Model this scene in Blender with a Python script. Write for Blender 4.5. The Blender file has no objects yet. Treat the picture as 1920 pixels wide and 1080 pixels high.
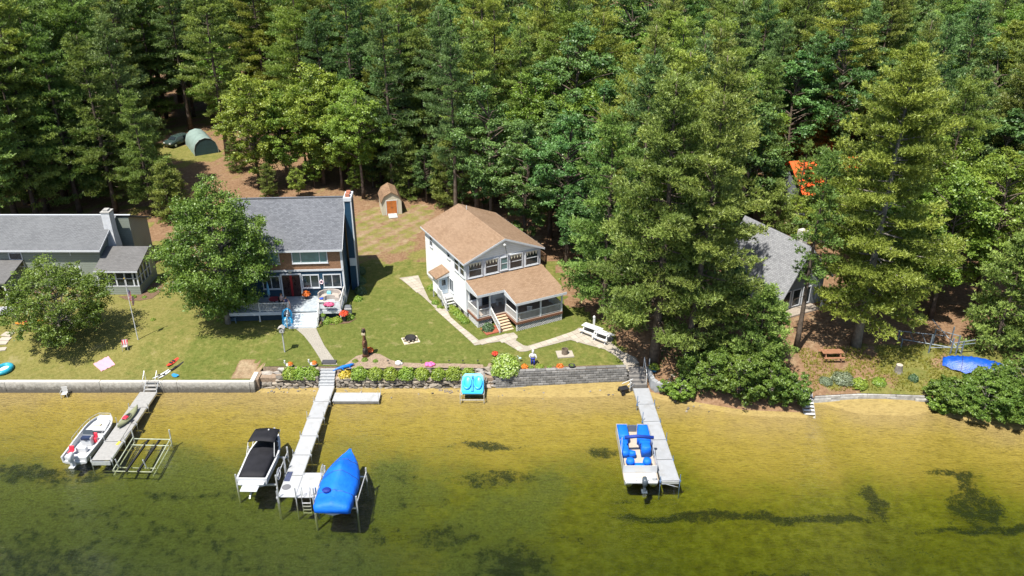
import bpy, bmesh, math, random
import numpy as np
from mathutils import Vector, Matrix, Euler
random.seed(7); rng = np.random.default_rng(11)
sc = bpy.context.scene
col = sc.collection
R = math.radians
PI = math.pi
# ------------------------------------------------------------------ camera
F_PX = 1550.0; PITCH = R(26); CAM_H = 40.0
cam_d = bpy.data.cameras.new('camera'); cam = bpy.data.objects.new('camera', cam_d); col.objects.link(cam)
cam_d.sensor_width = 36; cam_d.lens = 36 * F_PX / 1920; cam_d.clip_start = .5; cam_d.clip_end = 3000
cam.location = (0, 0, CAM_H); cam.rotation_euler = (R(90) - PITCH, 0, 0)
sc.camera = cam
sc.render.resolution_x = 1024; sc.render.resolution_y = 576
# ------------------------------------------------------------------ light
SUN_EL = R(64); SUN_AZ = (-.60, -.80)           # horizontal direction towards the sun
world = bpy.data.worlds.new('World'); sc.world = world; world.use_nodes = True
wn = world.node_tree.nodes; wl = world.node_tree.links
sky = wn.new('ShaderNodeTexSky'); sky.sky_type = 'NISHITA'; sky.sun_disc = False
sky.sun_elevation = SUN_EL; sky.sun_rotation = math.atan2(SUN_AZ[0], SUN_AZ[1]) % (2 * PI)
wl.new(sky.outputs[0], wn['Background'].inputs[0]); wn['Background'].inputs[1].default_value = .10
sd = bpy.data.lights.new('sun', 'SUN'); sd.energy = 5.0; sd.angle = R(.53); sd.color = (1, .95, .86)
so = bpy.data.objects.new('sun', sd); col.objects.link(so)
sv = Vector((-SUN_AZ[0] * math.cos(SUN_EL), -SUN_AZ[1] * math.cos(SUN_EL), -math.sin(SUN_EL)))
so.rotation_euler = sv.to_track_quat('-Z', 'Y').to_euler(); so.location = (-60, -40, 120)
sc.view_settings.view_transform = 'Standard'; sc.view_settings.look = 'None'
sc.view_settings.gamma = 1; sc.view_settings.exposure = .9
try:
    sc.cycles.max_bounces = 6; sc.cycles.transparent_max_bounces = 16
    sc.cycles.diffuse_bounces = 3; sc.cycles.transmission_bounces = 4
    sc.cycles.caustics_reflective = False; sc.cycles.caustics_refractive = False
except Exception: pass
# ------------------------------------------------------------------ photo pixel -> world
def ray(x, y):
    u = (x - 960) / F_PX; v = (540 - y) / F_PX
    return u, math.cos(PITCH) + v * math.sin(PITCH), -math.sin(PITCH) + v * math.cos(PITCH)
def P(x, y, z=0.0):
    d = ray(x, y); t = (z - CAM_H) / d[2]
    return Vector((d[0] * t, d[1] * t, z))
def HT(y, D):
    d = ray(960, y); return CAM_H + d[2] * D / d[1]
def interp(x, pts):
    if x <= pts[0][0]: return pts[0][1]
    for (a, b), (c, d) in zip(pts, pts[1:]):
        if x <= c: return b + (d - b) * (x - a) / (c - a)
    return pts[-1][1]
def sstep(t): t = max(0, min(1, t)); return t * t * (3 - 2 * t)
SH = [(11.2, 61.2), (13, 60.2), (16, 59), (19.5, 57.9), (24.6, 57.5), (25.3, 58.6), (25.8, 59.6), (30, 60.0), (35.6, 59.7), (36.6, 58), (38, 57), (41, 55.9), (46, 55.3), (60, 56), (130, 58)]
def shore(x):                   # where ground begins (behind the walls)
    if x < -22.5: return 61.45
    if x < -1.8: return 62.85
    if x < 11.2: return 62.2 + (x + 1.4) * .083
    return interp(x, SH)
def gz(x, y):
    if x < 11.2:
        e = 1.02 if x < -22.5 else (1.02 + .6 * sstep((x + 22.5) / .6) if x < -20 else 1.62 - .27 * sstep((x + 3) / 2.5))
        z = e + (1.85 - e) * sstep((y - 62.3) / 7)
    else:
        e = -.3 if x < 25.4 or x > 36 else .66
        t = max(0, y - shore(x)); z = e + (1.9 - e) * min(1, t / 7.5) ** .62
    if y > 70: z += (y - 70) * .02
    if y > 110: z += (y - 110) * .01
    return z
def G(px, py, dz=0):
    z = 1.8
    for _ in range(8):
        p = P(px, py, z); z = gz(p.x, p.y)
    p = P(px, py, z); p.z += dz; return p
# ------------------------------------------------------------------ materials
MATS = {}
def nt(name):
    m = bpy.data.materials.new(name); m.use_nodes = True
    n = m.node_tree.nodes; return m, n, m.node_tree.links, n['Principled BSDF']
def ramp(n, l, src, stops):
    r = n.new('ShaderNodeValToRGB'); e = r.color_ramp.elements
    while len(e) < len(stops): e.new(.5)
    for q, (p, c) in zip(e, stops): q.position = p; q.color = (*c, 1)
    l.new(src, r.inputs[0]); return r.outputs[0]
def noise(n, l, vec, scale, detail=4, rough=.6, out=0):
    t = n.new('ShaderNodeTexNoise'); t.inputs['Scale'].default_value = scale; t.inputs['Detail'].default_value = detail
    t.inputs['Roughness'].default_value = rough
    if vec is not None: l.new(vec, t.inputs['Vector'])
    return t.outputs[out]
def mixc(n, l, fac, a, b, blend='MIX'):
    m = n.new('ShaderNodeMix'); m.data_type = 'RGBA'; m.blend_type = blend
    for k, v in ((0, fac), (6, a), (7, b)):
        if isinstance(v, (int, float)): m.inputs[k].default_value = v
        elif isinstance(v, tuple): m.inputs[k].default_value = (*v, 1)
        else: l.new(v, m.inputs[k])
    return m.outputs[2]
def math_(n, l, op, a, b=0.0, c=None):
    m = n.new('ShaderNodeMath'); m.operation = op
    for k, v in ((0, a), (1, b), (2, c)):
        if v is None: continue
        if isinstance(v, (int, float)): m.inputs[k].default_value = v
        else: l.new(v, m.inputs[k])
    return m.outputs[0]
def maprange(n, l, v, a, b, c=0., d=1., smooth=True):
    m = n.new('ShaderNodeMapRange'); m.interpolation_type = 'SMOOTHSTEP' if smooth else 'LINEAR'
    l.new(v, m.inputs[0])
    for k, q in zip((1, 2, 3, 4), (a, b, c, d)): m.inputs[k].default_value = q
    return m.outputs[0]
def bump(n, l, h, bs, strength=.3, dist=.05):
    b = n.new('ShaderNodeBump'); b.inputs['Strength'].default_value = strength; b.inputs['Distance'].default_value = dist
    l.new(h, b.inputs['Height']); l.new(b.outputs[0], bs.inputs['Normal']); return b
def objc(n): return n.new('ShaderNodeTexCoord').outputs['Object']
def uvc(n): return n.new('ShaderNodeTexCoord').outputs['UV']
def geo(n): return n.new('ShaderNodeNewGeometry').outputs['Position']
def pm(name, c, rough=.6, var=.12, scale=3, metal=0, bmp=0, spec=.4, rnd=0, dirt=None):
    """plain surface with cloudy wear"""
    if name in MATS: return MATS[name]
    m, n, l, b = nt(name); v = objc(n)
    f = noise(n, l, v, scale, 5)
    lo = tuple(max(0, x * (1 - var)) for x in c); hi = tuple(min(1, x * (1 + var)) for x in c)
    o = ramp(n, l, f, [(.3, lo), (.7, hi)])
    if dirt:
        g = maprange(n, l, noise(n, l, v, scale * .6, 6, .7), .5, .72)
        o = mixc(n, l, g, o, dirt)
    if rnd:
        oi = n.new('ShaderNodeObjectInfo'); k = maprange(n, l, oi.outputs['Random'], 0, 1, 1 - rnd, 1 + rnd, False)
        hv = n.new('ShaderNodeHueSaturation'); l.new(o, hv.inputs['Color']); l.new(k, hv.inputs['Value']); o = hv.outputs[0]
    l.new(o, b.inputs['Base Color'])
    r = maprange(n, l, f, 0, 1, max(.05, rough - .12), min(1, rough + .12)); l.new(r, b.inputs['Roughness'])
    b.inputs['Metallic'].default_value = metal; b.inputs['Specular IOR Level'].default_value = spec
    if bmp: bump(n, l, noise(n, l, v, scale * 6, 5), b, .5, bmp)
    MATS[name] = m; return m
def brickmat(name, cols, bw, bh, mortar, mc, off=.5, rough=.85, bmp=.01, var=.3):
    """courses on the uv plane: shingles, cedar, blocks"""
    m, n, l, b = nt(name); v = uvc(n)
    t = n.new('ShaderNodeTexBrick'); l.new(v, t.inputs['Vector']); t.offset = off
    t.inputs['Scale'].default_value = 1; t.inputs['Brick Width'].default_value = bw; t.inputs['Row Height'].default_value = bh
    t.inputs['Mortar Size'].default_value = mortar; t.inputs['Mortar Smooth'].default_value = .3; t.inputs['Bias'].default_value = 0
    t.inputs['Color1'].default_value = (*cols[0], 1); t.inputs['Color2'].default_value = (*cols[1], 1); t.inputs['Mortar'].default_value = (*mc, 1)
    big = noise(n, l, v, .35, 5); o = mixc(n, l, maprange(n, l, big, .3, .75, 0, var), t.outputs[0], cols[2])
    fine = noise(n, l, v, 14, 3); o = mixc(n, l, .35, o, ramp(n, l, fine, [(.25, (.35, .35, .35)), (.75, (.65, .65, .65))]), 'OVERLAY')
    l.new(o, b.inputs['Base Color']); b.inputs['Roughness'].default_value = rough; b.inputs['Specular IOR Level'].default_value = .2
    bump(n, l, t.outputs[1], b, -.6, bmp); MATS[name] = m; return m
def siding(name, c, pitch=.13, vertical=False, rough=.5, dark=.72):
    m, n, l, b = nt(name); v = uvc(n)
    s = n.new('ShaderNodeSeparateXYZ'); l.new(v, s.inputs[0]); a = s.outputs[0 if vertical else 1]
    fr = math_(n, l, 'FRACT', math_(n, l, 'MULTIPLY', a, 1 / pitch))
    lap = maprange(n, l, fr, .0, .16, 0, 1)
    w = noise(n, l, objc(n), .8, 5)
    o = ramp(n, l, w, [(.3, tuple(x * .93 for x in c)), (.7, tuple(min(.9, x * 1.05) for x in c))])
    o = mixc(n, l, lap, tuple(x * dark for x in c), o)
    l.new(o, b.inputs['Base Color']); b.inputs['Roughness'].default_value = rough; b.inputs['Specular IOR Level'].default_value = .3
    h = math_(n, l, 'SUBTRACT', 1, fr) if not vertical else lap
    bump(n, l, h, b, .6, .015); MATS[name] = m; return m
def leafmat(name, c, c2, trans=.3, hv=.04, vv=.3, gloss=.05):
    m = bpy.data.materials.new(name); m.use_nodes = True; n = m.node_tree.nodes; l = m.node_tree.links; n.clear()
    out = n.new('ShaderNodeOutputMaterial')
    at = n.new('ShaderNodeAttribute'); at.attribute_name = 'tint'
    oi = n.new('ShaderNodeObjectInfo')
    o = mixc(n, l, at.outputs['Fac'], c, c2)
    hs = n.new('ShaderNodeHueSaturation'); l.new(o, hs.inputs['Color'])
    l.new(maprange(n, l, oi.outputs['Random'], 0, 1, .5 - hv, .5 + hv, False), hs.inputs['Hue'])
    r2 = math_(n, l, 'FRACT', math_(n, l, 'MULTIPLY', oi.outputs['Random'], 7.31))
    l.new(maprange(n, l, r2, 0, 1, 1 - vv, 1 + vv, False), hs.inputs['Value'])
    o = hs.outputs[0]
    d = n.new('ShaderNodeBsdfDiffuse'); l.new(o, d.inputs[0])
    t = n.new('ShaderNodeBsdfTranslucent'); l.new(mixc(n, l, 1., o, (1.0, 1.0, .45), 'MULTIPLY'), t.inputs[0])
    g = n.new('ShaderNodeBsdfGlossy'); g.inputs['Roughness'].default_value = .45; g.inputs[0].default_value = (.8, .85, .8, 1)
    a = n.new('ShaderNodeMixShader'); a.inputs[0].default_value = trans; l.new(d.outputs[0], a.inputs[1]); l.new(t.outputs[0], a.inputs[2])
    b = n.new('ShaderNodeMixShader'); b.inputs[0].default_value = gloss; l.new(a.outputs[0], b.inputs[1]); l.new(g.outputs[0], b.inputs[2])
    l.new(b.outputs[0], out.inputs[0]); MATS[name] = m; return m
WHITE = pm('white_paint', (.52, .52, .51), .45, .07); TRIM = pm('white_trim', (.50, .52, .55), .4, .06)
GLASS = pm('window_glass', (.018, .026, .032), .08, .3, 1.2, spec=.8)
GLASS2 = pm('teal_window_glass', (.10, .20, .21), .08, .3, .7, spec=.8)
METAL = pm('galvanised_metal', (.50, .52, .53), .4, .15, 6, metal=.7); ALU = pm('aluminium', (.62, .63, .63), .35, .1, 5, metal=.6)
BLACKM = pm('black_metal', (.02, .02, .022), .5, .2); DARKW = pm('dark_wood', (.10, .055, .03), .7, .3, 6)
WOOD = pm('weathered_wood', (.27, .23, .19), .8, .25, 5, bmp=.01); GREYW = pm('grey_boards', (.36, .36, .35), .75, .18, 4, bmp=.004)
BARK = pm('bark', (.105, .082, .064), .95, .45, 2.2, bmp=.06, spec=.1); BARK2 = pm('pale_bark', (.20, .18, .155), .9, .4, 2.5, bmp=.05, spec=.1)
ROOFT = brickmat('tan_shingles', ((.255, .170, .108), (.185, .118, .072), (.29, .205, .14)), .3, .14, .01, (.12, .075, .045))
ROOFG = brickmat('grey_shingles', ((.135, .142, .158), (.085, .09, .102), (.165, .17, .185)), .3, .15, .012, (.05, .053, .06))
ROOFL = brickmat('light_grey_shingles', ((.27, .277, .29), (.18, .186, .198), (.31, .317, .33)), .3, .15, .014, (.09, .09, .1))
ROOFM = brickmat('mid_grey_shingles', ((.135, .14, .147), (.10, .104, .11), (.16, .165, .17)), .3, .15, .01, (.06, .06, .065))
ROOFO = brickmat('worn_grey_shingles', ((.125, .122, .12), (.095, .093, .092), (.15, .147, .145)), .3, .15, .008, (.07, .068, .066))
CEDAR = brickmat('cedar_shingles', ((.29, .165, .098), (.21, .115, .065), (.33, .21, .135)), .16, .14, .008, (.10, .05, .03))
SIDEW = siding('white_siding', (.78, .78, .76), .2, dark=.62); SIDEG = siding('grey_green_siding', (.20, .225, .195), .22, dark=.6)
SIDEB = siding('navy_siding', (.012, .045, .085), .14, dark=.6); SIDEV = siding('grey_vertical_boards', (.20, .22, .235), .28, True, dark=.55)
SIDEC = siding('cream_siding', (.50, .46, .36), .2, True)
FOUND = pm('foundation_concrete', (.33, .32, .30), .9, .2, 2, bmp=.01)
# ------------------------------------------------------------------ mesh builder
class MB:
    def __init__(s): s.v = []; s.f = []
    def add(s, vs, fs):
        k = len(s.v); s.v += [tuple(v) for v in vs]; s.f += [tuple(i + k for i in f) for f in fs]; return s
    def box(s, c, d, rz=0, rx=0, ry=0):
        x, y, z = d[0] / 2, d[1] / 2, d[2] / 2
        vs = [Vector(q) for q in ((-x, -y, -z), (x, -y, -z), (x, y, -z), (-x, y, -z), (-x, -y, z), (x, -y, z), (x, y, z), (-x, y, z))]
        if rz or rx or ry:
            m = Euler((rx, ry, rz)).to_matrix(); vs = [m @ q for q in vs]
        c = Vector(c)
        return s.add([q + c for q in vs], [(0, 3, 2, 1), (4, 5, 6, 7), (0, 1, 5, 4), (1, 2, 6, 5), (2, 3, 7, 6), (3, 0, 4, 7)])
    def b2(s, a, b): return s.box([(p + q) / 2 for p, q in zip(a, b)], [abs(q - p) for p, q in zip(a, b)])
    def prism(s, poly, z0, z1):
        n = len(poly); vs = [(p[0], p[1], z0) for p in poly] + [(p[0], p[1], z1) for p in poly]
        fs = [tuple(range(n - 1, -1, -1)), tuple(range(n, 2 * n))] + [(i, (i + 1) % n, n + (i + 1) % n, n + i) for i in range(n)]
        return s.add(vs, fs)
    def extr(s, poly, d):                     # any planar polygon pushed along a vector
        n = len(poly); d = Vector(d); a = [Vector(p) for p in poly]
        return s.add(a + [p + d for p in a], [tuple(range(n - 1, -1, -1)), tuple(range(n, 2 * n))] + [(i, (i + 1) % n, n + (i + 1) % n, n + i) for i in range(n)])
    def slab(s, quad, t): return s.extr(quad, (0, 0, -t))
    def tube(s, pts, r, n=8, cap=True):
        pts = [Vector(p) for p in pts]; k = len(s.v); m = len(pts)
        if not isinstance(r, (list, tuple)): r = [r] * m
        up = None
        for i, p in enumerate(pts):
            t = (pts[min(i + 1, m - 1)] - pts[max(i - 1, 0)]).normalized()
            if up is None: up = Vector((0, 0, 1)) if abs(t.z) < .9 else Vector((1, 0, 0))
            a = t.cross(up).normalized(); b = a.cross(t); up = b
            for j in range(n):
                g = 2 * PI * j / n; s.v.append(tuple(p + (a * math.cos(g) + b * math.sin(g)) * r[i]))
        for i in range(m - 1):
            for j in range(n):
                q = k + i * n; s.f.append((q + j, q + (j + 1) % n, q + n + (j + 1) % n, q + n + j))
        if cap: s.f.append(tuple(k + j for j in range(n))[::-1]); s.f.append(tuple(k + (m - 1) * n + j for j in range(n)))
        return s
    def bar(s, a, b, w): return s.tube([a, b], w / 2 * 1.2, 4)
    def loft(s, rings, close=True, capa=True, capb=True):
        k = len(s.v); n = len(rings[0])
        for r in rings: s.v += [tuple(p) for p in r]
        for i in range(len(rings) - 1):
            for j in range(n if close else n - 1):
                q = k + i * n; s.f.append((q + j, q + (j + 1) % n, q + n + (j + 1) % n, q + n + j))
        if capa: s.f.append(tuple(k + j for j in range(n))[::-1])
        if capb: s.f.append(tuple(k + (len(rings) - 1) * n + j for j in range(n)))
        return s
    def lathe(s, prof, n=14, c=(0, 0, 0), sx=1, sy=1):
        return s.loft([[(c[0] + r * sx * math.cos(2 * PI * j / n), c[1] + r * sy * math.sin(2 * PI * j / n), c[2] + z) for j in range(n)] for r, z in prof])
    def ball(s, c, r, n=8, m=6):
        r = r if isinstance(r, (tuple, list)) else (r, r, r)
        return s.loft([[(c[0] + r[0] * math.sin(a) * math.cos(2 * PI * j / n), c[1] + r[1] * math.sin(a) * math.sin(2 * PI * j / n), c[2] - r[2] * math.cos(a)) for j in range(n)]
                       for a in [max(.05, min(PI - .05, PI * i / m)) for i in range(m + 1)]])
    def build(s, name, m, parent=None, smooth=False, loc=None, rz=0, bevel=0):
        me = bpy.data.meshes.new(name); me.from_pydata(s.v, [], s.f); me.update()
        bm = bmesh.new(); bm.from_mesh(me); bmesh.ops.recalc_face_normals(bm, faces=bm.faces)
        if bevel: bmesh.ops.bevel(bm, geom=list(bm.edges), offset=bevel, segments=1, affect='EDGES')
        uv = bm.loops.layers.uv.new('uv'); Z = Vector((0, 0, 1))
        for f in bm.faces:
            nn = f.normal; u = Z.cross(nn)
            u = u.normalized() if u.length > .02 else Vector((1, 0, 0)); w = nn.cross(u)
            f.smooth = smooth
            for q in f.loops: q[uv].uv = (q.vert.co.dot(u), q.vert.co.dot(w))
        bm.to_mesh(me); bm.free()
        me.materials.append(m); o = bpy.data.objects.new(name, me); col.objects.link(o)
        if parent: o.parent = parent
        if loc is not None: o.location = loc
        o.rotation_euler[2] = rz
        return o
def tag(o, label, cat, group=None, kind=None):
    if label: o['label'] = label
    if cat: o['category'] = cat
    if group: o['group'] = group
    if kind: o['kind'] = kind
    return o
def thing(name, label, cat, loc=(0, 0, 0), rz=0, group=None):
    o = bpy.data.objects.new(name, None); col.objects.link(o); o.location = loc; o.rotation_euler = (0, 0, rz)
    o.empty_display_size = .3
    return tag(o, label, cat, group)
def struct(o, label=None): o['kind'] = 'structure'; o['label'] = label or o.name.replace('_', ' '); return o
def copy_tree(o, parent=None):
    c = o.copy(); col.objects.link(c); c.parent = parent
    for ch in [q for q in o.children]: copy_tree(ch, c)
    return c
def dup(o, loc, rz=0, s=1, label=None, group=None):
    c = copy_tree(o); c.location = loc; c.rotation_euler = (0, 0, rz); c.scale = (s, s, s) if isinstance(s, (int, float)) else s
    if label: c['label'] = label
    if group: c['group'] = group
    return c
def npmesh(name, V, F, m, tint=None, smooth=False):
    """V (n,3) float, F (k,3|4) int"""
    me = bpy.data.meshes.new(name); V = np.asarray(V, np.float32); F = np.asarray(F, np.int32)
    me.vertices.add(len(V)); me.vertices.foreach_set('co', V.ravel())
    me.loops.add(F.size); me.loops.foreach_set('vertex_index', F.ravel())
    me.polygons.add(len(F)); me.polygons.foreach_set('loop_start', np.arange(0, F.size, F.shape[1], dtype=np.int32))
    me.polygons.foreach_set('loop_total', np.full(len(F), F.shape[1], np.int32))
    if smooth: me.polygons.foreach_set('use_smooth', np.ones(len(F), bool))
    me.update(calc_edges=True)
    if tint is not None:
        a = me.attributes.new('tint', 'FLOAT', 'FACE'); a.data.foreach_set('value', np.asarray(tint, np.float32))
    me.materials.append(m); return me
def rect(cx, cy, w, h, rz=0):
    c, s = math.cos(rz), math.sin(rz)
    return [(cx + c * x - s * y, cy + s * x + c * y) for x, y in ((-w / 2, -h / 2), (w / 2, -h / 2), (w / 2, h / 2), (-w / 2, h / 2))]
def inpoly(x, y, poly):
    r = False; j = len(poly) - 1
    for i in range(len(poly)):
        a, b = poly[i], poly[j]
        if (a[1] > y) != (b[1] > y) and x < (b[0] - a[0]) * (y - a[1]) / (b[1] - a[1]) + a[0]: r = not r
        j = i
    return r
# ================================================================== ground, lake bed, water
def grid_mesh(name, xs, ys_of, zf, m, colf=None):
    nx = len(xs); rows = [ys_of(x) for x in xs]; ny = len(rows[0])
    V = []; C = []
    for i, x in enumerate(xs):
        for y in rows[i]:
            V.append((x, y, zf(x, y)))
            if colf: C.append((*colf(x, y), 1))
    F = [(i * ny + j, (i + 1) * ny + j, (i + 1) * ny + j + 1, i * ny + j + 1) for i in range(nx - 1) for j in range(ny - 1)]
    me = npmesh(name, V, F, m, smooth=True)
    if colf:
        a = me.color_attributes.new('mask', 'FLOAT_COLOR', 'POINT'); a.data.foreach_set('color', np.asarray(C, np.float32).ravel())
    o = bpy.data.objects.new(name, me); col.objects.link(o); return o
def axis(lo, a, b, hi, fine, coarse):
    r = list(np.arange(lo, a, coarse)) + list(np.arange(a, b, fine)) + list(np.arange(b, hi + .01, coarse)); return r
def vn(x, y, s=1.0):          # cheap smooth noise for region borders
    return (math.sin(x * .9 * s + 1.3) * math.cos(y * .7 * s - .4) + .6 * math.sin(x * 1.9 * s - y * 1.3 * s + 2) + .4 * math.cos(x * .37 * s + y * 2.3 * s)) / 2
def poly_px(pts, z=None): return [tuple((G(a, b) if z is None else P(a, b, z)).xy) for a, b in pts]
BARE = poly_px([(448, 674), (502, 672), (486, 706), (432, 708)])
YARD_SAND = poly_px([(655, 410), (700, 385), (800, 385), (815, 415), (775, 445), (770, 470), (700, 480), (655, 470)])
TRACK = poly_px([(420, 235), (520, 245), (600, 290), (660, 330), (740, 360), (700, 390), (560, 372), (470, 345), (330, 345), (360, 300), (460, 300), (470, 270)])
TENT_GRASS = poly_px([(285, 280), (350, 270), (420, 292), (400, 305), (300, 305)])
AYARD = poly_px([(1470, 600), (1560, 545), (1600, 580), (1590, 640), (1640, 655), (1590, 690), (1530, 700), (1475, 700)])
def ground_mask(x, y):
    n = vn(x, y) * .9
    g = dry = sand = 0.0
    if x < (9.5 if y < 70 else max(5.2, 9.5 - (y - 70) * .9)) + n and y < 84 + n * 1.5:
        g = 1.0
        dry = .85 if x < -34 else .65 if x < -22 else .28
        if x > -2 and y < 66: dry = .45
        if -30 < x < -22 and y < 68: dry = .35
        if y > 78: dry = .5
    elif x < 4 and y < 90: g = .45 + .4 * n; dry = .8
    if x < -44 and y > 76: g = max(0, .35 + n); dry = 1
    if 8 < x < 12 and y < 66.5: g = max(0, min(1, 1 - (x - 9.5) / 2 + n * .3))
    if inpoly(x, y, BARE): g = .12; sand = .45
    if inpoly(x + n * 1.2, y + n * 1.2, YARD_SAND): g = .46 + .3 * vn(x, y, 1.9); sand = .35; dry = .8
    if inpoly(x + n * .5, y + n * .6, TRACK): g = .32 + .2 * vn(x, y, 1.6); dry = .8; sand = .15
    if inpoly(x, y, TENT_GRASS): g = .8; dry = .7
    if x > 11.5:
        if y < 66.5 and x > 26.5: g = max(0, min(1, .75 + n * .8 - (0 if x > 33 else .25))); dry = .6; sand = .2
        if inpoly(x + n * .4, y + n * .4, AYARD): g = .04; sand = .22
    if -5 < x < 4 and 84 < y < 92: sand = .3
    return g, dry, sand
mg, n, l, b = nt('ground_cover')
v = geo(n); at = n.new('ShaderNodeAttribute'); at.attribute_name = 'mask'; sp = n.new('ShaderNodeSeparateColor'); l.new(at.outputs[0], sp.inputs[0])
n1 = noise(n, l, v, .35, 6, .65); n2 = noise(n, l, v, 3.2, 5, .7); n3 = noise(n, l, v, 14, 3, .7); n4 = noise(n, l, v, 1.1, 5, .65)
green = ramp(n, l, n2, [(.28, (.060, .078, .014)), (.52, (.096, .114, .024)), (.75, (.138, .152, .042))])
dryg = ramp(n, l, n2, [(.25, (.110, .106, .026)), (.55, (.172, .156, .047)), (.8, (.230, .200, .078))])
dfac = math_(n, l, 'ADD', sp.outputs[1], math_(n, l, 'MULTIPLY', math_(n, l, 'SUBTRACT', n4, .5), 1.6))
grass = mixc(n, l, maprange(n, l, dfac, .15, .95), green, dryg)
grass = mixc(n, l, .7, grass, ramp(n, l, n3, [(.25, (.26, .26, .26)), (.75, (.74, .74, .74))]), 'OVERLAY')
need = ramp(n, l, n2, [(.25, (.10, .058, .032)), (.5, (.19, .115, .066)), (.78, (.27, .185, .115))])
sandc = ramp(n, l, n2, [(.25, (.20, .15, .09)), (.6, (.31, .24, .15)), (.85, (.38, .31, .21))])
soil = mixc(n, l, maprange(n, l, math_(n, l, 'ADD', sp.outputs[2], math_(n, l, 'SUBTRACT', n4, .5)), .15, .65), need, sandc)
soil = mixc(n, l, .5, soil, ramp(n, l, n3, [(.25, (.32, .32, .32)), (.75, (.68, .68, .68))]), 'OVERLAY')
gf = maprange(n, l, math_(n, l, 'ADD', sp.outputs[0], math_(n, l, 'MULTIPLY', math_(n, l, 'SUBTRACT', n2, .5), .9)), .35, .6)
bare = maprange(n, l, noise(n, l, v, .55, 7, .72), .56, .72, 0, .55)
grass = mixc(n, l, bare, grass, (.25, .215, .11))
l.new(mixc(n, l, gf, soil, grass), b.inputs['Base Color']); b.inputs['Roughness'].default_value = .95; b.inputs['Specular IOR Level'].default_value = .1
bump(n, l, math_(n, l, 'ADD', n3, n2), b, .7, .06)
T = list(np.arange(0, 42, .5)) + list(np.arange(42, 90, 1.5)) + [95, 105, 120, 150, 200, 300, 450]
struct(grid_mesh('ground', axis(-190, -62, 62, 190, .5, 8), lambda x: [shore(x) + t for t in T], gz, mg, ground_mask), 'lawn, soil and forest floor')

def water_edge(x): return 61.3 if x < -22.5 else (60.9 + .25 * math.sin(x * .5)) if x < -4 else (60.7 - .35 * math.sin((x + 4) * .22)) if x < 11 else interp(x, SH) - (.25 + (2.0 * sstep((x - 26) / 4) * sstep((38 - x) / 5)))
def bed_z(x, y):
    d = water_edge(x) - y
    return -(.075 * d + .0026 * d * d) if d > 0 and d < 45 else (-8.64 if d >= 60 else .1 * min(-d, 2.2))
WEED = [(910, 848, 55, 6, 1), (935, 902, 75, 13, .8), (1130, 861, 38, 6, .9), (760, 905, 40, 8, .6), (1400, 969, 120, 6, 1.1), (1270, 964, 110, 6, 1.1), (1530, 975, 110, 5, 1.1), (1640, 948, 16, 26, 1),
        (1785, 897, 42, 6, 1.1), (1812, 918, 16, 20, 1), (1828, 958, 46, 22, 1.1), (1850, 992, 130, 6, 1), (290, 1000, 230, 50, .5), (80, 893, 110, 12, .9), (360, 928, 110, 7, .7), (170, 955, 130, 14, .5),
        (690, 990, 110, 22, .55), (960, 1045, 70, 40, .85), (1440, 1075, 110, 14, .9), (60, 1050, 170, 60, .65), (640, 1040, 120, 30, .4), (1080, 1000, 60, 8, .5), (830, 995, 80, 16, .7), (460, 1040, 130, 35, .45), (1160, 940, 40, 5, .7), (1230, 880, 50, 8, .4), (1700, 1030, 110, 14, .4), (760, 938, 90, 10, .5)]
WE = []
for cx, cy, rx, ry, s in WEED:
    c = P(cx, cy, -1.2); WE.append((c.x, c.y, (P(cx + rx, cy, -1.2) - c).length, (P(cx, cy - ry, -1.2) - c).length, s))
def bed_mask(x, y):
    w = 0
    for cx, cy, rx, ry, s in WE:
        w = max(w, s * max(0, 1.15 - .42 * (((x - cx + .5 * vn(x, y, 1.7)) / rx) ** 2 + ((y - cy + .45 * vn(y, x, .9)) / ry) ** 2)))
    return max(0, min(1, (water_edge(x) - y) / 20)), min(1, w), 0
def ripple_caustics(n, l, v):
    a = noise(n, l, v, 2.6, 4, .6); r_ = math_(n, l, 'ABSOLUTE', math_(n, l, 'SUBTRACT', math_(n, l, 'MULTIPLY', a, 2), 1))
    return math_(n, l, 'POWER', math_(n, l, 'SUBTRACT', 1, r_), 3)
mb, n, l, b = nt('lake_bed_sand')
v = geo(n); at = n.new('ShaderNodeAttribute'); at.attribute_name = 'mask'; sp = n.new('ShaderNodeSeparateColor'); l.new(at.outputs[0], sp.inputs[0])
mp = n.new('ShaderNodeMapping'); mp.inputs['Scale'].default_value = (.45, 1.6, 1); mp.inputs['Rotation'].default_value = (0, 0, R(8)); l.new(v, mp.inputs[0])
n1 = noise(n, l, v, .16, 6, .6); n2 = noise(n, l, v, 1.3, 6, .7); n3 = noise(n, l, v, 6, 4, .7); nr = ripple_caustics(n, l, mp.outputs[0]); sx = n.new('ShaderNodeSeparateXYZ'); l.new(v, sx.inputs[0])
sand = ramp(n, l, n2, [(.25, (.23, .168, .062)), (.6, (.275, .207, .080)), (.85, (.305, .236, .098))])
algae = ramp(n, l, n2, [(.25, (.075, .075, .010)), (.5, (.15, .14, .013)), (.72, (.23, .215, .035))])
algae = mixc(n, l, maprange(n, l, math_(n, l, 'ADD', n1, math_(n, l, 'MULTIPLY', sx.outputs[0], -.012)), .38, .66, 0, .92), algae, ramp(n, l, n3, [(.25, (.06, .068, .026)), (.75, (.165, .175, .072))]))
dn = math_(n, l, 'ADD', sp.outputs[0], math_(n, l, 'MULTIPLY', math_(n, l, 'SUBTRACT', n1, .5), .55))
dn = math_(n, l, 'ADD', dn, math_(n, l, 'MULTIPLY', math_(n, l, 'SUBTRACT', n2, .5), .22))
sand = mixc(n, l, maprange(n, l, dn, .0, .20, 0, .85), sand, ramp(n, l, n2, [(.25, (.235, .172, .034)), (.75, (.325, .245, .058))]))
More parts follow.
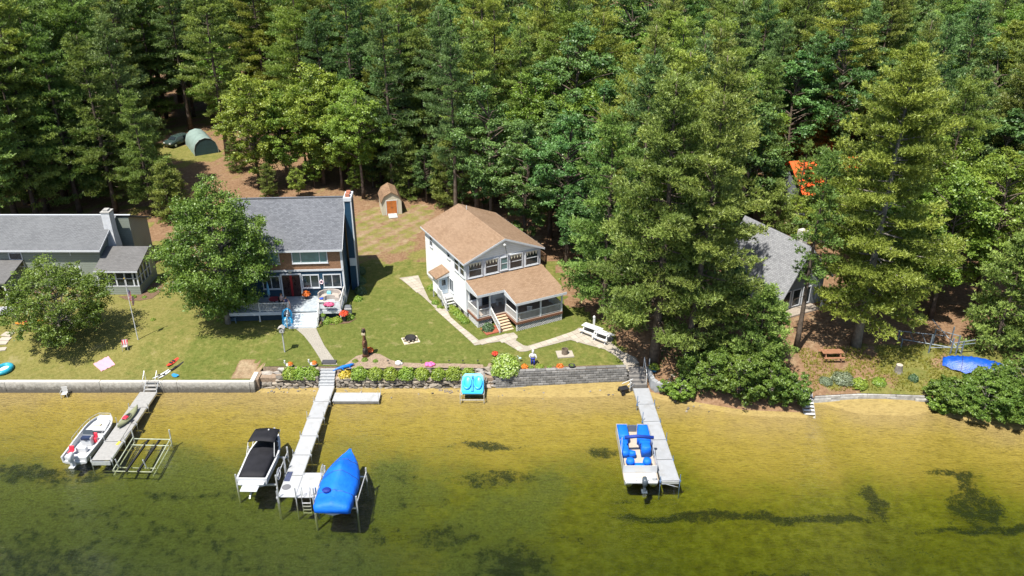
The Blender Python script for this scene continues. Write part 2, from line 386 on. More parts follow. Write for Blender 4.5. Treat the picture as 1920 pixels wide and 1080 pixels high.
c = mixc(n, l, maprange(n, l, dn, .27, .56), sand, algae)
wd = math_(n, l, 'ADD', sp.outputs[1], math_(n, l, 'MULTIPLY', math_(n, l, 'SUBTRACT', n2, .5), 2.6))
wd = math_(n, l, 'ADD', wd, math_(n, l, 'MULTIPLY', math_(n, l, 'SUBTRACT', n3, .5), 1.5))
c = mixc(n, l, maprange(n, l, wd, .40, 1.05, 0, .9), c, (.016, .024, .012))
c = mixc(n, l, .34, c, ramp(n, l, nr, [(.3, (.30, .30, .30)), (.7, (.72, .72, .72))]), 'OVERLAY')  # sand ripples, with caustic light lines painted into the bed colour
c = mixc(n, l, .32, c, ramp(n, l, n3, [(.25, (.34, .34, .34)), (.75, (.66, .66, .66))]), 'OVERLAY')
l.new(c, b.inputs['Base Color']); b.inputs['Roughness'].default_value = .95; b.inputs['Specular IOR Level'].default_value = .1
bump(n, l, math_(n, l, 'ADD', math_(n, l, 'MULTIPLY', nr, 1.2), n3), b, .7, .06)
YB = [-90, -60, -30, -10, 5, 15, 25, 32] + list(np.arange(36, 66.2, .35))
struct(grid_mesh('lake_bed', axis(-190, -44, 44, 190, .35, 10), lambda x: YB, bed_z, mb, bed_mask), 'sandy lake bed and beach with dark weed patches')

mw = bpy.data.materials.new('lake_water'); mw.use_nodes = True; n = mw.node_tree.nodes; l = mw.node_tree.links; n.clear()
out = n.new('ShaderNodeOutputMaterial'); v = geo(n)
mp = n.new('ShaderNodeMapping'); mp.inputs['Scale'].default_value = (.7, 1.5, 1); mp.inputs['Rotation'].default_value = (0, 0, R(-14)); l.new(v, mp.inputs[0])
h = math_(n, l, 'ADD', noise(n, l, mp.outputs[0], 4.2, 4, .6), math_(n, l, 'MULTIPLY', noise(n, l, mp.outputs[0], .5, 3, .5), 1.5))
bp = n.new('ShaderNodeBump'); bp.inputs['Strength'].default_value = .5; bp.inputs['Distance'].default_value = .3; l.new(h, bp.inputs['Height'])
fr = n.new('ShaderNodeFresnel'); fr.inputs[0].default_value = 1.33; l.new(bp.outputs[0], fr.inputs[1])
tr = n.new('ShaderNodeBsdfTransparent'); gl = n.new('ShaderNodeBsdfGlossy'); gl.inputs['Roughness'].default_value = .06; l.new(bp.outputs[0], gl.inputs['Normal'])
mx = n.new('ShaderNodeMixShader'); l.new(fr.outputs[0], mx.inputs[0]); l.new(tr.outputs[0], mx.inputs[1]); l.new(gl.outputs[0], mx.inputs[2]); l.new(mx.outputs[0], out.inputs[0])
va = n.new('ShaderNodeVolumeAbsorption'); va.inputs[0].default_value = (.62, .70, .20, 1); va.inputs[1].default_value = .66; l.new(va.outputs[0], out.inputs[1])
struct(MB().b2((-189, -89, -10.4), (189, 65.5, 0)).build('water', mw), 'clear shallow lake water')

# ================================================================== trees
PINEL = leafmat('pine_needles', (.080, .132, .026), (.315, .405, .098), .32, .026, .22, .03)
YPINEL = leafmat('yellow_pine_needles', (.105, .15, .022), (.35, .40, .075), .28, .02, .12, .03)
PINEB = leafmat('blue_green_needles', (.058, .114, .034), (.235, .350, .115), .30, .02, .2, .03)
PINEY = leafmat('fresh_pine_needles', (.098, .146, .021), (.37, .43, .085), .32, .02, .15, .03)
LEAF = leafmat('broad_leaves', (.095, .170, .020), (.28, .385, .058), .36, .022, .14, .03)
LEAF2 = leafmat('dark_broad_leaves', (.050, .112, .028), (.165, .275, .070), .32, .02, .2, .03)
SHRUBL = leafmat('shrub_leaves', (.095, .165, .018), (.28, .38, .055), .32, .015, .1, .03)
def unit(v): return v / (np.linalg.norm(v, axis=-1, keepdims=True) + 1e-9)
def tuft_tris(pos, dirs, length, width, k, spread):
    """k thin triangles fanning out of every tuft"""
    n = len(pos); p = np.repeat(pos, k, 0); d = np.repeat(unit(dirs), k, 0)
    d = unit(d + rng.normal(0, spread, (n * k, 3)) + np.array([0, 0, .12]))
    s = unit(np.cross(d, rng.normal(0, 1, (n * k, 3))))
    L = (length * rng.uniform(.7, 1.25, (n * k, 1))); W = width * rng.uniform(.7, 1.3, (n * k, 1))
    V = np.stack([p - s * W * .5, p + s * W * .5, p + d * L], 1).reshape(-1, 3)
    return V, np.arange(len(V)).reshape(-1, 3)
def leaf_quads(pos, nrm, size):
    n = len(pos); a = unit(np.cross(nrm, rng.normal(0, 1, (n, 3)))); b = np.cross(unit(nrm), a)
    s = size * rng.uniform(.6, 1.3, (n, 1))
    V = np.stack([pos - a * s * .62, pos - b * s * .36, pos + a * s * .62, pos + b * s * .36], 1).reshape(-1, 3)
    return V, np.arange(len(V)).reshape(-1, 4)
def trunk_pts(h, lean=0, wob=.25, n=9):
    a = random.uniform(0, 6.28); q = random.uniform(0, 6.28)
    return [Vector((math.cos(a) * lean * (i / (n - 1)) + wob * .5 * math.sin(q + i * 1.1) * (i / n), math.sin(a) * lean * (i / (n - 1)) + wob * .5 * math.cos(q + i * .9) * (i / n), h * i / (n - 1))) for i in range(n)]
def pine(h, rad, cb, leafm, bark=BARK, dens=1.0, droop=0, r0=None, gap=.12, tuft=.31, lean=0, stubs=6, more=0):
    """white pine: whorls of near-level boughs that carry flat plumes of needles"""
    tp = trunk_pts(h, lean); r0 = r0 or h * .0135
    def tat(z):
        k = min(len(tp) - 2, int(z / h * (len(tp) - 1))); f = z / h * (len(tp) - 1) - k; return tp[k].lerp(tp[k + 1], f)
    tm = MB().tube(tp, [r0 * (1.25 if i == 0 else 1) * (1 - .9 * i / (len(tp) - 1)) for i in range(len(tp))], 8)
    pos = []; dr = []; tn = []
    z = h * cb
    while z < h * .985:
        t = (z - h * cb) / (h * (1 - cb)); prof = (.72 + 1.4 * t if t < .2 else 1) * max(.04, 1 - t ** 1.9) ** .62
        nb = random.choice((4, 4, 5, 5)) + more; a0 = random.uniform(0, 6.28)
        for k in range(nb):
            if random.random() < gap: continue
            az = a0 + k * 6.283 / nb + random.uniform(-.45, .45)
            L = max(.6, rad * prof * random.uniform(.5, 1.22)); rise = R(-6 + 34 * t ** 1.6 + random.uniform(-10, 10)) - droop
            o = tat(z + random.uniform(-.3, .3)); d0 = Vector((math.cos(az) * math.cos(rise), math.sin(az) * math.cos(rise), math.sin(rise)))
            sag = random.uniform(.0, .10) * L * (1 - t); m = 5
            bp = [o + d0 * (L * q / m) + Vector((0, 0, -sag * math.sin(q / m * PI) + .08 * L * (q / m) ** 2)) for q in range(m + 1)]
            br = max(.02, r0 * .22 * L / rad)
            tm.tube(bp, [br * (1 - .8 * q / m) for q in range(m + 1)], 4, False)
            side = Vector((-math.sin(az), math.cos(az), 0)); bough = random.gauss(0, .16)
            nt_ = max(4, int(L * 2.7)); f0 = .1 if t > .7 else random.uniform(.1, .4)
            for q in range(nt_):
                f = f0 + (1 - f0) * (q + random.random()) / nt_; i0 = min(m - 1, int(f * m)); c = bp[i0].lerp(bp[i0 + 1], f * m - i0)
                for sgn in (-1, 1):
                    tl = (L * .40 * (1.15 - f) ** .55 * random.uniform(.45, 1.2) + .25) * (.45 + .55 * min(1, (f - f0) / .25))
                    td = (d0 * random.uniform(.5, 1.) + side * sgn * random.uniform(.6, 1.1) + Vector((0, 0, random.uniform(-.08, .2)))).normalized()
                    nn = max(1, int(tl / .145 * dens + random.random()))
                    for w in range(nn):
                        g = (w + .6) / nn
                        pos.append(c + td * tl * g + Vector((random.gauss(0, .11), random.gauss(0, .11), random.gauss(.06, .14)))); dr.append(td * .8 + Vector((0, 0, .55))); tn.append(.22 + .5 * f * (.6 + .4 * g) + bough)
            pos.append(bp[-1]); dr.append(d0 + Vector((0, 0, .4))); tn.append(.8)
        z += random.uniform(.55, 1.05) * (h / 24) ** .5 * (1.2 if t < .3 else 1) * (.75 if t > .75 else 1)
    for _ in range(stubs):                                    # dead lower branches
        zz = h * random.uniform(cb * .35, cb); az = random.uniform(0, 6.28); o = tat(zz); L = random.uniform(.5, 1.6)
        tm.tube([o, o + Vector((math.cos(az) * L, math.sin(az) * L, random.uniform(-.3, .2)))], [.035, .012], 4, False)
    pos = np.array([tuple(q) for q in pos]); dr = np.array([tuple(q) for q in dr]); tn = np.array(tn); k = 6
    V, F = tuft_tris(pos, dr, tuft, .095, k, .7)
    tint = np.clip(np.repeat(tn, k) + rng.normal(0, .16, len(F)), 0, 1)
    tobj = tm.build('trunk', bark, None, True); me = npmesh('crown', V, F, leafm, tint)
    return tobj, me
def broadleaf(h, rad, cb, leafm, bark=BARK2, leaves=20000, size=.24, clumps=60, r0=None, spike=0., openf=.0):
    """trunk, limbs to every clump, leaves spread through the clumps"""
    r0 = r0 or h * .016; tp = trunk_pts(h * .82, 0, .5)
    tm = MB().tube(tp, [r0 * (1.3 if i == 0 else 1) * (1 - .85 * i / (len(tp) - 1)) for i in range(len(tp))], 8)
    cz = h * (cb + 1) / 2; hz = h * (1 - cb) / 2; cl = []
    tries = 0
    while len(cl) < clumps and tries < 6000:
        tries += 1
        u = rng.normal(0, 1, 3); u /= np.linalg.norm(u); r = rng.uniform(.35, 1) ** .5
        zz = u[2] * r; taper = 1 - spike * max(0, zz) - .15 * max(0, -zz)
        p = np.array([u[0] * r * rad * taper, u[1] * r * rad * taper, cz + zz * hz])
        rr = rad * random.uniform(.17, .30)
        if all(np.linalg.norm(p - q) > .62 * (rr + s) * .8 for q, s in cl): cl.append((p, rr))
    P_, N_, T_ = [], [], []
    tot = sum(s ** 2 for _, s in cl)
    for p, s in cl:
        zt = max(h * cb * .7, min(h * .8, p[2] - .45 * math.hypot(p[0], p[1]))); k = zt / (h * .82) * (len(tp) - 1); i0 = min(len(tp) - 2, int(k)); o = tp[i0].lerp(tp[i0 + 1], k - i0)
        e = Vector(p); mid = o.lerp(e, .5) + Vector((random.gauss(0, .3), random.gauss(0, .3), .25)); lw = max(.03, r0 * .3)
        tm.tube([o, mid, e], [lw, lw * .6, lw * .25], 5, False)
        nl = int(leaves * s * s / tot); off = random.gauss(0, .16)
        sub = max(3, int(nl / 45)); uu = unit(rng.normal(0, 1, (sub, 3))); ctr = p + uu * np.array([1, 1, .72]) * s * rng.uniform(.35, 1.0, (sub, 1))
        j = rng.integers(0, sub, nl)
        q = ctr[j] + rng.normal(0, 1, (nl, 3)) * np.array([.2, .2, .11]) * s
        nn = unit(rng.normal(0, .75, (nl, 3)) + np.array([0, 0, .8]) + uu[j] * .6)
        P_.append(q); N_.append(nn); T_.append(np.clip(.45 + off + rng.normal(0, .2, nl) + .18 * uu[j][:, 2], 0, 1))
        for _ in range(3):
            a = ctr[rng.integers(0, sub)]; tm.tube([e, Vector(a)], [lw * .3, .01], 3, False)
    V, F = leaf_quads(np.concatenate(P_), np.concatenate(N_), size)
    return tm.build('trunk', bark, None, True), npmesh('crown', V, F, leafm, np.concatenate(T_))
def bush(rx, rz_, leafm, n=1400, size=.13, flowers=0):
    u = unit(rng.normal(0, 1, (n, 3))); u[:, 2] = np.abs(u[:, 2]) * 1.0 - .1
    lump = 1 + .13 * np.sin(u[:, 0] * 5 + 1) * np.cos(u[:, 1] * 6) + rng.normal(0, .06, n)
    r = rng.uniform(.55, 1.0, n) ** .4 * lump
    p = u * r[:, None] * np.array([rx, rx, rz_]); p[:, 2] = np.maximum(p[:, 2], .02)
    nn = unit(u + rng.normal(0, .55, (n, 3)) + np.array([0, 0, .35]))
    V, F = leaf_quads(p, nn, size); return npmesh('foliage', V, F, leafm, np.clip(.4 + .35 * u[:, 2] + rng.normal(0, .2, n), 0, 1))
PROTO = {}
def proto(key, pair): t, me = pair; bpy.data.objects.remove(t) if False else None; PROTO[key] = (t.data, me); bpy.data.objects.remove(t)
def plant(key, name, label, loc, s=1., group=None, rz=None, sxy=None, cat='tree', lean=(0, 0)):
    o = thing(name, label, cat, loc, random.uniform(0, 6.28) if rz is None else rz, group)
    o.scale = ((sxy or s), (sxy or s), s); o.rotation_euler[0], o.rotation_euler[1] = lean
    t, c = PROTO[key]
    for nm, me in (('trunk', t), ('crown', c)):
        q = bpy.data.objects.new(nm, me); col.objects.link(q); q.parent = o
    return o
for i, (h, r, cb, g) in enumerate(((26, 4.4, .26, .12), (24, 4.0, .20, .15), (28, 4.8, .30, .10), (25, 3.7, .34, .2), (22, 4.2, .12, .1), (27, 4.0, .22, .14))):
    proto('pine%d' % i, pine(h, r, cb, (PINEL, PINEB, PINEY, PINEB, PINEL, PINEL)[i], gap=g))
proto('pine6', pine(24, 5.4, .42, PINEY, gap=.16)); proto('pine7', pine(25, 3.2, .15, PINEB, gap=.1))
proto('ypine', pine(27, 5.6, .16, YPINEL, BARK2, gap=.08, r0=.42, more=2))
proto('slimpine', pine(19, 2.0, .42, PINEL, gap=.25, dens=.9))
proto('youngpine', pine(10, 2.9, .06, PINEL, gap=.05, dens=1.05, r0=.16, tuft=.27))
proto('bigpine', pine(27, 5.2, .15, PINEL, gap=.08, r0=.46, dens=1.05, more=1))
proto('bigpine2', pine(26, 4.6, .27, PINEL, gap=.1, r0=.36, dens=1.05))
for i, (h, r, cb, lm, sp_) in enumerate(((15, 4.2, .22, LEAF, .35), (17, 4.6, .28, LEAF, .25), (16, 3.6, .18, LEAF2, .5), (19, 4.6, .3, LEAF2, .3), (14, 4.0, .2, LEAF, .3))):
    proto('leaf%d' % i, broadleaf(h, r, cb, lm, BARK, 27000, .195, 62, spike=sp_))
# ------------------------------------------------------------------ single trees
LEAFM = leafmat('lawn_tree_leaves', (.062, .120, .016), (.20, .29, .05), .34, .01, .05, .03)
LEAFG = leafmat('yellow_green_leaves', (.115, .19, .02), (.36, .46, .07), .38, .012, .1, .03)  # brighter yellow-green leaf colour of the grove trees
def at(x, y): return (x, y, gz(x, y) - .05)
proto('grove', broadleaf(14.5, 4.6, .15, LEAFG, BARK, 34000, .195, 74, spike=.4))
proto('maple', broadleaf(14.2, 6.0, .10, LEAFM, BARK2, 70000, .185, 120, r0=.27, spike=.4))
proto('ash', broadleaf(8.6, 5.0, .08, LEAFM, BARK2, 34000, .165, 95, r0=.17, spike=.25))
p = G(428, 606); plant('maple', 'maple_tree', 'big dense maple tree standing on the lawn in front of the navy house', (p.x, p.y, p.z - .05), rz=1.1, sxy=.86)
p = G(122, 642); plant('ash', 'ash_tree', 'wide low lawn tree in front of the grey-green house beside the flagpole', (p.x, p.y, p.z - .05), .92, rz=.4)
plant('bigpine', 'pine_tree', 'broad tall pine with a bare lower trunk beside the steps to the grey dock', at(12.8, 64.1), .96, rz=2.0)
plant('bigpine2', 'pine_tree', 'tall pine with a leaning bare trunk behind the leafy shoreline shrubs', at(15.5, 63.3), .96, lean=(R(-1), R(5)))
NEAR = [('pine2', 14.6, 68.5, .93), ('pine0', 17.9, 70.0, .98), ('pine4', 8.9, 71.3, .92), ('pine1', 12.5, 75, 1.0), ('pine3', 17.6, 77.5, 1.0), ('pine5', 13.4, 79.5, .97), ('pine0', 20.5, 84, .97)]
for k, x, y, s in NEAR:
    plant(k, 'pine_tree', 'tall pine in the cluster between the white house and the A-frame house', at(x, y), s, 'pines between the white house and the A-frame')
plant('youngpine', 'young_pine', 'young bushy pine behind the shoreline shrubs by the A-frame yard', at(21.4, 62.2), .85, rz=.3)
plant('leaf4', 'young_maple', 'small leafy tree crowding the young pine by the A-frame yard', at(22.3, 63.6), .47, rz=2.)
plant('leaf2', 'leafy_tree', 'dark leafy tree overlapping the eave of the A-frame house', at(20.0, 68.0), .52, rz=.9)
plant('youngpine', 'young_pine', 'young pine in shade right under the leaning pine', at(18.6, 63.6), .8, rz=4.)
plant('slimpine', 'slim_pine', 'slim pine with bare trunk standing in front of the A-frame house', at(25.9, 65.3), .98, rz=1.)
plant('ypine', 'large_pine', 'huge yellowish pine with a thick pale trunk behind the brown picnic table', at(31.7, 66.2), .99, rz=.7)
plant('youngpine', 'young_pine', 'young pine overhanging the far end of the blue tarp', at(44.0, 65.3), 1.1, rz=1.9)
plant('youngpine', 'young_pine', 'taller young pine behind the blue tarp', at(47.5, 66.8), 1.25, rz=3.3)
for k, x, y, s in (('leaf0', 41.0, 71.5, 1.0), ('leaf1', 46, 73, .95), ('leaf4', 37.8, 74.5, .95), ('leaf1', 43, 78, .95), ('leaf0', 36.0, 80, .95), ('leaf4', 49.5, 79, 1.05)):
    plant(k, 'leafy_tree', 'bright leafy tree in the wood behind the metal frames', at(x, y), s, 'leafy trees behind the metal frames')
# behind the white house
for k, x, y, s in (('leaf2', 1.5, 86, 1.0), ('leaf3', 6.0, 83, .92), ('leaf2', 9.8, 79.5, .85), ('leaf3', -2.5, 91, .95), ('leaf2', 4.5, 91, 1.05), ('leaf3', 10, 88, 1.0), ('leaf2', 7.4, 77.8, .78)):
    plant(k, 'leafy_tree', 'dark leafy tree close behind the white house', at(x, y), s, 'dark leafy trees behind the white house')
# grove behind the navy house
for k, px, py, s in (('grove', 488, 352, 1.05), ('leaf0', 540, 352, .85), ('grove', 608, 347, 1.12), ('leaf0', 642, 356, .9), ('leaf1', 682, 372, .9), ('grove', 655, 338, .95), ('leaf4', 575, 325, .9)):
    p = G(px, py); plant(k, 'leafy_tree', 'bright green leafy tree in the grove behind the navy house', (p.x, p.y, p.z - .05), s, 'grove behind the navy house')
for px, py, s in ((322, 414, .75), (335, 402, .6)): p = G(px, py); plant('youngpine', 'young_pine', 'young bushy pine in the shade between the maple and the white chimney', (p.x, p.y, p.z - .05), s, 'young pines behind the maple')
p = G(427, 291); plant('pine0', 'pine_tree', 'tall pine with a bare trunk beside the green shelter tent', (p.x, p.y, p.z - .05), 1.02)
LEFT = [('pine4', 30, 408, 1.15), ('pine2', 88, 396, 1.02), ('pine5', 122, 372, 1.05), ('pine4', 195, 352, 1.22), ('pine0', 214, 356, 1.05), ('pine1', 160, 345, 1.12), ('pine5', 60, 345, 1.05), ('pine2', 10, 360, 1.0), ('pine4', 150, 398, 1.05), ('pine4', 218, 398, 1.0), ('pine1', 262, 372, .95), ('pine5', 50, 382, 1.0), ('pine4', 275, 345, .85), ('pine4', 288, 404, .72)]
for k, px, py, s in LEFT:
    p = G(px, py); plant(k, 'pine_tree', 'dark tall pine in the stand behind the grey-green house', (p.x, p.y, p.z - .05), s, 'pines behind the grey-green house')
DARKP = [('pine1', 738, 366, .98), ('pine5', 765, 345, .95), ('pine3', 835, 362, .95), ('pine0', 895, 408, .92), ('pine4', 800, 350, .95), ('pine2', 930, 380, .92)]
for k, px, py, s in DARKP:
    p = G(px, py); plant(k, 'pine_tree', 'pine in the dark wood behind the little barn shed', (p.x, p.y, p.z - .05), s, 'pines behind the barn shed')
for k, nm, x, y, s, lb in (('leaf4', 'young_maple', 32.0, 86.5, .5, 'small leafy tree in front of the orange-roofed house'), ('youngpine', 'young_pine', 35.6, 91.5, 1.05, 'young pine brushing the orange roof'), ('leaf0', 'young_maple', 38.6, 91.0, .62, 'leafy tree brushing the ridge of the orange roof'), ('slimpine', 'slim_pine', 33.2, 90.5, .62, 'slim pine at the near corner of the orange-roofed house'), ('youngpine', 'young_pine', 28.6, 84.5, .9, 'young pine behind the ridge of the A-frame house'), ('slimpine', 'slim_pine', 38.2, 93, .62, 'slim pine in front of the far end of the orange roof'), ('youngpine', 'young_pine', 41.5, 94, .8, 'bushy young pine at the far corner of the orange-roofed house')):
    plant(k, nm, lb, at(x, y), s)
for i, (k, px, py, s) in enumerate((('youngpine', 505, 368, .45), ('leaf4', 560, 371, .3), ('leaf4', 668, 366, .3), ('youngpine', 768, 372, .8), ('leaf2', 800, 380, .5), ('youngpine', 840, 386, .9), ('leaf2', 868, 396, .55), ('youngpine', 757, 352, .9), ('leaf2', 822, 366, .6), ('leaf2', 700, 352, .5), ('youngpine', 445, 322, .5), ('leaf4', 590, 352, .35), ('youngpine', 715, 346, .9), ('leaf2', 905, 402, .5))):
    p = G(px, py); near = 'behind the navy house roof' if px < 690 else 'at the wood edge around the shed'
    plant(k, 'understory_pine' if k == 'youngpine' else 'sapling_tree', ('young understory pine ' if k == 'youngpine' else 'small leafy understory tree ') + near, (p.x, p.y, p.z - .05), s, 'understory trees ' + near)
# ------------------------------------------------------------------ the forest
KEEP = [poly_px([(262, 252), (470, 240), (560, 300), (770, 345), (830, 400), (700, 480), (480, 420), (300, 440), (215, 390), (290, 300)])]
taken = [(o.location.x, o.location.y) for o in bpy.data.objects if o.type == 'EMPTY']
cnt = {'p': 0, 'l': 0}
y = 82.0
fr_ = random.Random(5)
while y < 172:
    sp_ = 4.6 + (y - 80) * .012
    x = -.66 * y - 16
    while x < .66 * y + 8:
        X = x + fr_.uniform(-1.7, 1.7); Y = y + fr_.uniform(-1.7, 1.7); x += sp_
        if any(inpoly(X, Y, q) for q in KEEP): continue
        if -24 < X < 6 and Y < 93: continue
        if X < -10 and Y < 104 and X > -58: continue
        if X <= -58 and Y < 88: continue
        if 22 < X < 36 and Y < 84: continue
        if .325 < X / Y < .455 and 70 < Y < 98: continue
        if 33 < X < 50 and 93 < Y < 106: continue
        if any(abs((X - tx) * .8 - (Y - ty) * .6) < 5 and 0 < (tx - X) * .6 + (ty - Y) * .8 < 15 for tx, ty in ((-49, 126), (-46, 121), (-52, 124))): continue
        if any((X - a) ** 2 + (Y - b_) ** 2 < 11 for a, b_ in taken): continue
        lf = fr_.random() < (.14 if X < -18 else .34 if X < 12 else .42)
        k = 'leaf%d' % fr_.choice((0, 1, 2, 3, 4, 3, 2)) if lf else 'pine%d' % fr_.randrange(8)
        s = fr_.uniform(.95, 1.25) if lf else fr_.uniform(.78, 1.02)
        if not lf and fr_.random() < .06 and X > 10: k = 'ypine'; s *= .85
        if X < -20 and not lf: s *= 1.06
        if cnt['l' if lf else 'p'] > 292: continue
        cnt['l' if lf else 'p'] += 1
        taken.append((X, Y))
        side = 'behind the grey-green house' if X < -32 else 'behind the navy house and shed' if X < -8 else 'behind the white house' if X < 16 else 'behind the A-frame house' if X < 38 else 'behind the metal frames and blue tarp'
        row = 'along the front of the forest' if Y < 100 else 'in the middle of the forest' if Y < 128 else 'far back in the forest'
        kind = 'leafy tree' if lf else 'yellowish pine' if k == 'ypine' else 'pine tree'
        size = 'tall' if s > (1.1 if lf else .9) else 'short'
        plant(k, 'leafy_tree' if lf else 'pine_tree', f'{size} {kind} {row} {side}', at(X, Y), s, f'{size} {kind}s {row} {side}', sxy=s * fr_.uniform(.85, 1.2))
    y += sp_
for x, y_ in ((4, 172), (-3, 174), (10, 175), (17, 173), (-10, 173), (24, 175)): plant('pine2', 'pine_tree', 'tall pine on the farthest visible edge of the forest', at(x, y_), 1.05, 'pines on the farthest forest edge')
# ================================================================== houses
def onface(face, u, o, v):
    k, q = face
    return {'f': (u, q - o, v), 'b': (u, q + o, v), 'l': (q - o, u, v), 'r': (q + o, u, v)}[k]
def fbox(mb, face, u0, u1, v0, v1, o0, o1):
    a = onface(face, u0, o0, v0); b = onface(face, u1, o1, v1)
    return mb.b2([min(p, q) for p, q in zip(a, b)], [max(p, q) for p, q in zip(a, b)])
def win(par, face, u0, u1, v0, v1, nx=1, ny=1, glass=GLASS, fr=TRIM, t=.09, name='window', xs=None, sill=True):
    m = MB()
    fbox(m, face, u0 - t, u0, v0 - t, v1 + t, 0, .07); fbox(m, face, u1, u1 + t, v0 - t, v1 + t, 0, .07)
    fbox(m, face, u0, u1, v1, v1 + t, 0, .07); fbox(m, face, u0, u1, v0 - t, v0, 0, .07)
    cuts = xs or [u0 + (u1 - u0) * i / nx for i in range(1, nx)]
    for u in cuts: fbox(m, face, u - .035, u + .035, v0, v1, 0, .055)
    ed = [u0] + list(cuts) + [u1]
    for j in range(1, ny):
        v = v0 + (v1 - v0) * j / ny
        for a, b in zip(ed, ed[1:]): fbox(m, face, a + .035, b - .035, v - .03, v + .03, 0, .05)
    w = m.build(name, fr, par)
    fbox(MB(), face, u0, u1, v0, v1, .0, .02).build('pane', glass, w)
    if sill: fbox(MB(), face, u0 - t - .04, u1 + t + .04, v0 - t - .05, v0 - t, 0, .12).build('sill', fr, w)
    return w
def railing(par, a, b, z, h=.92, mat=WHITE, step=.13, ends=(1, 1), name='railing', post=.1):
    a = Vector((*a[:2], z if len(a) < 3 else a[2])); b = Vector((*b[:2], z if len(b) < 3 else b[2])); d = b - a; L = d.xy.length
    m = MB(); up = Vector((0, 0, h))
    def rail(p, q, w, t):
        s = Vector((-d.y, d.x, 0)).normalized() * w / 2
        m.extr([p - s, p + s, q + s, q - s], (0, 0, t))
    rail(a + up - Vector((0, 0, .06)), b + up - Vector((0, 0, .06)), .09, .06); rail(a + Vector((0, 0, .1)), b + Vector((0, 0, .1)), .06, .05)
    rz = math.atan2(d.y, d.x)
    for e, p in zip(ends, (a, b)):
        if e: m.box(p + Vector((0, 0, h / 2 + .04)), (post, post, h + .08), rz)
    r = m.build(name, mat, par); q = MB(); k = int(L / step)
    for i in range(1, k): q.box(a + d * (i / k) + Vector((0, 0, .15 + (h - .21) / 2)), (.035, .035, h - .21), rz)
    if k > 1: q.build('balusters', mat, r)['kind'] = 'stuff'
    return r
def steps(par, x0, x1, y0, ztop, n, run, mat, name='step', rise=None, zbase=0, solid=True):
    rise = rise or (ztop - zbase) / (n + 1)
    for i in range(n):
        z = ztop - rise * (i + 1)
        MB().b2((x0, y0 - run * (i + 1), zbase if solid else z - .05), (x1, y0 - run * i - .004, z)).build(name, mat, par)
# ---- white house -------------------------------------------------
wz = 1.8; WA = R(27.5)
wh = thing('white_house', 'two-storey white house with tan shingle roof and a front porch', 'house', (-4.4, 71.5, wz), WA)
W, L, E, PK = 8.1, 10.3, 6.1, 7.75
MB().b2((.06, .06, -.5), (W - .06, L - .06, .55)).build('foundation', FOUND, wh)
m = MB().add([(0, 0, .55), (W, 0, .55), (W, L, .55), (0, L, .55), (0, 0, E), (W, 0, E), (W, L, E), (0, L, E), (W / 2, 0, PK - .12), (W / 2, L, PK - .12)],
             [(3, 2, 1, 0), (0, 1, 5, 8, 4), (2, 3, 7, 9, 6), (1, 2, 6, 5), (3, 0, 4, 7), (4, 8, 9, 7), (8, 5, 6, 9)])
m.build('wall', SIDEW, wh)
oh = .35; k = (PK - E) / (W / 2); ez = E - k * oh + .06
rf = MB().slab([(-oh, -.3, ez), (W / 2, -.3, PK + .06), (W / 2, L + .3, PK + .06), (-oh, L + .3, ez)], .14).slab([(W + oh, -.3, ez), (W + oh, L + .3, ez), (W / 2, L + .3, PK + .06), (W / 2, -.3, PK + .06)], .14).build('roof', ROOFT, wh)
tr_ = MB()
for s in (-1, 1):
    xe = W / 2 + s * (W / 2 + oh)
    tr_.extr([(xe, -.33, ez - .20), (W / 2, -.33, PK - .14), (W / 2, -.33, PK + .05), (xe, -.33, ez - .01)], (0, .03, 0))
    tr_.b2((xe - .03, -.3, ez - .18), (xe + .03, L + .3, ez - .02))
tr_.build('roof_trim', TRIM, rf)
MB().tube([(W / 2 + .05, 8.6, PK - .1), (W / 2 + .05, 8.6, PK + .45)], .05).build('vent_pipe', WHITE, rf)
MB().b2((-.02, -.02, .56), (.1, .1, E - .1)).b2((W - .1, -.03, .56), (W + .03, .1, E - .1)).build('corner_board', TRIM, wh)
VAL = pm('cream_valance', (.62, .58, .45), .8)
fb = fbox(MB(), ('f', 0), .12, W - .12, 4.18, 5.98, 0, .03).build('window_wall', TRIM, wh)
for u0, u1 in ((.32, 1.62), (2.08, 3.38), (4.72, 6.02), (6.48, 7.78)):
    w = win(wh, ('f', -.03), u0, u1, 4.4, 5.8, 1, 2)
    v = MB(); nn = 4; q = (u1 - u0) / nn
    for i in range(nn): v.extr([(u0 + q * i, -.056, 5.8), (u0 + q * (i + .5), -.056, 5.38), (u0 + q * (i + 1), -.056, 5.8)], (0, -.006, 0))
    v.build('valance', VAL, w)
win(wh, ('f', -.03), 3.72, 4.40, 4.5, 5.7, 1, 2, GLASS2)
for u0, u1 in ((.35, 1.25), (1.65, 2.55)): win(wh, ('l', 0), u0, u1, 4.35, 5.65, 1, 2)
win(wh, ('l', 0), 3.75, 4.35, 4.95, 5.75, 1, 2); win(wh, ('l', 0), 8.3, 8.85, 4.5, 5.6, 1, 2)
win(wh, ('l', 0), 3.15, 3.95, 1.5, 2.75, 2, 1)
for u in (.9, 2.2): fbox(MB(), ('l', .06), u, u + .6, .1, .4, 0, .04).build('vent', BLACKM, wh)
MB().ball((W / 2 - .1, -.42, PK - .55), .13).build('dish_light', WHITE, wh); MB().tube([(W / 2 - .05, -.4, PK - .6), (W / 2 + .15, -.42, PK - 1.6), (W / 2 + .2, -.1, PK - 2.2)], .02, 5).build('cable', BLACKM, wh)
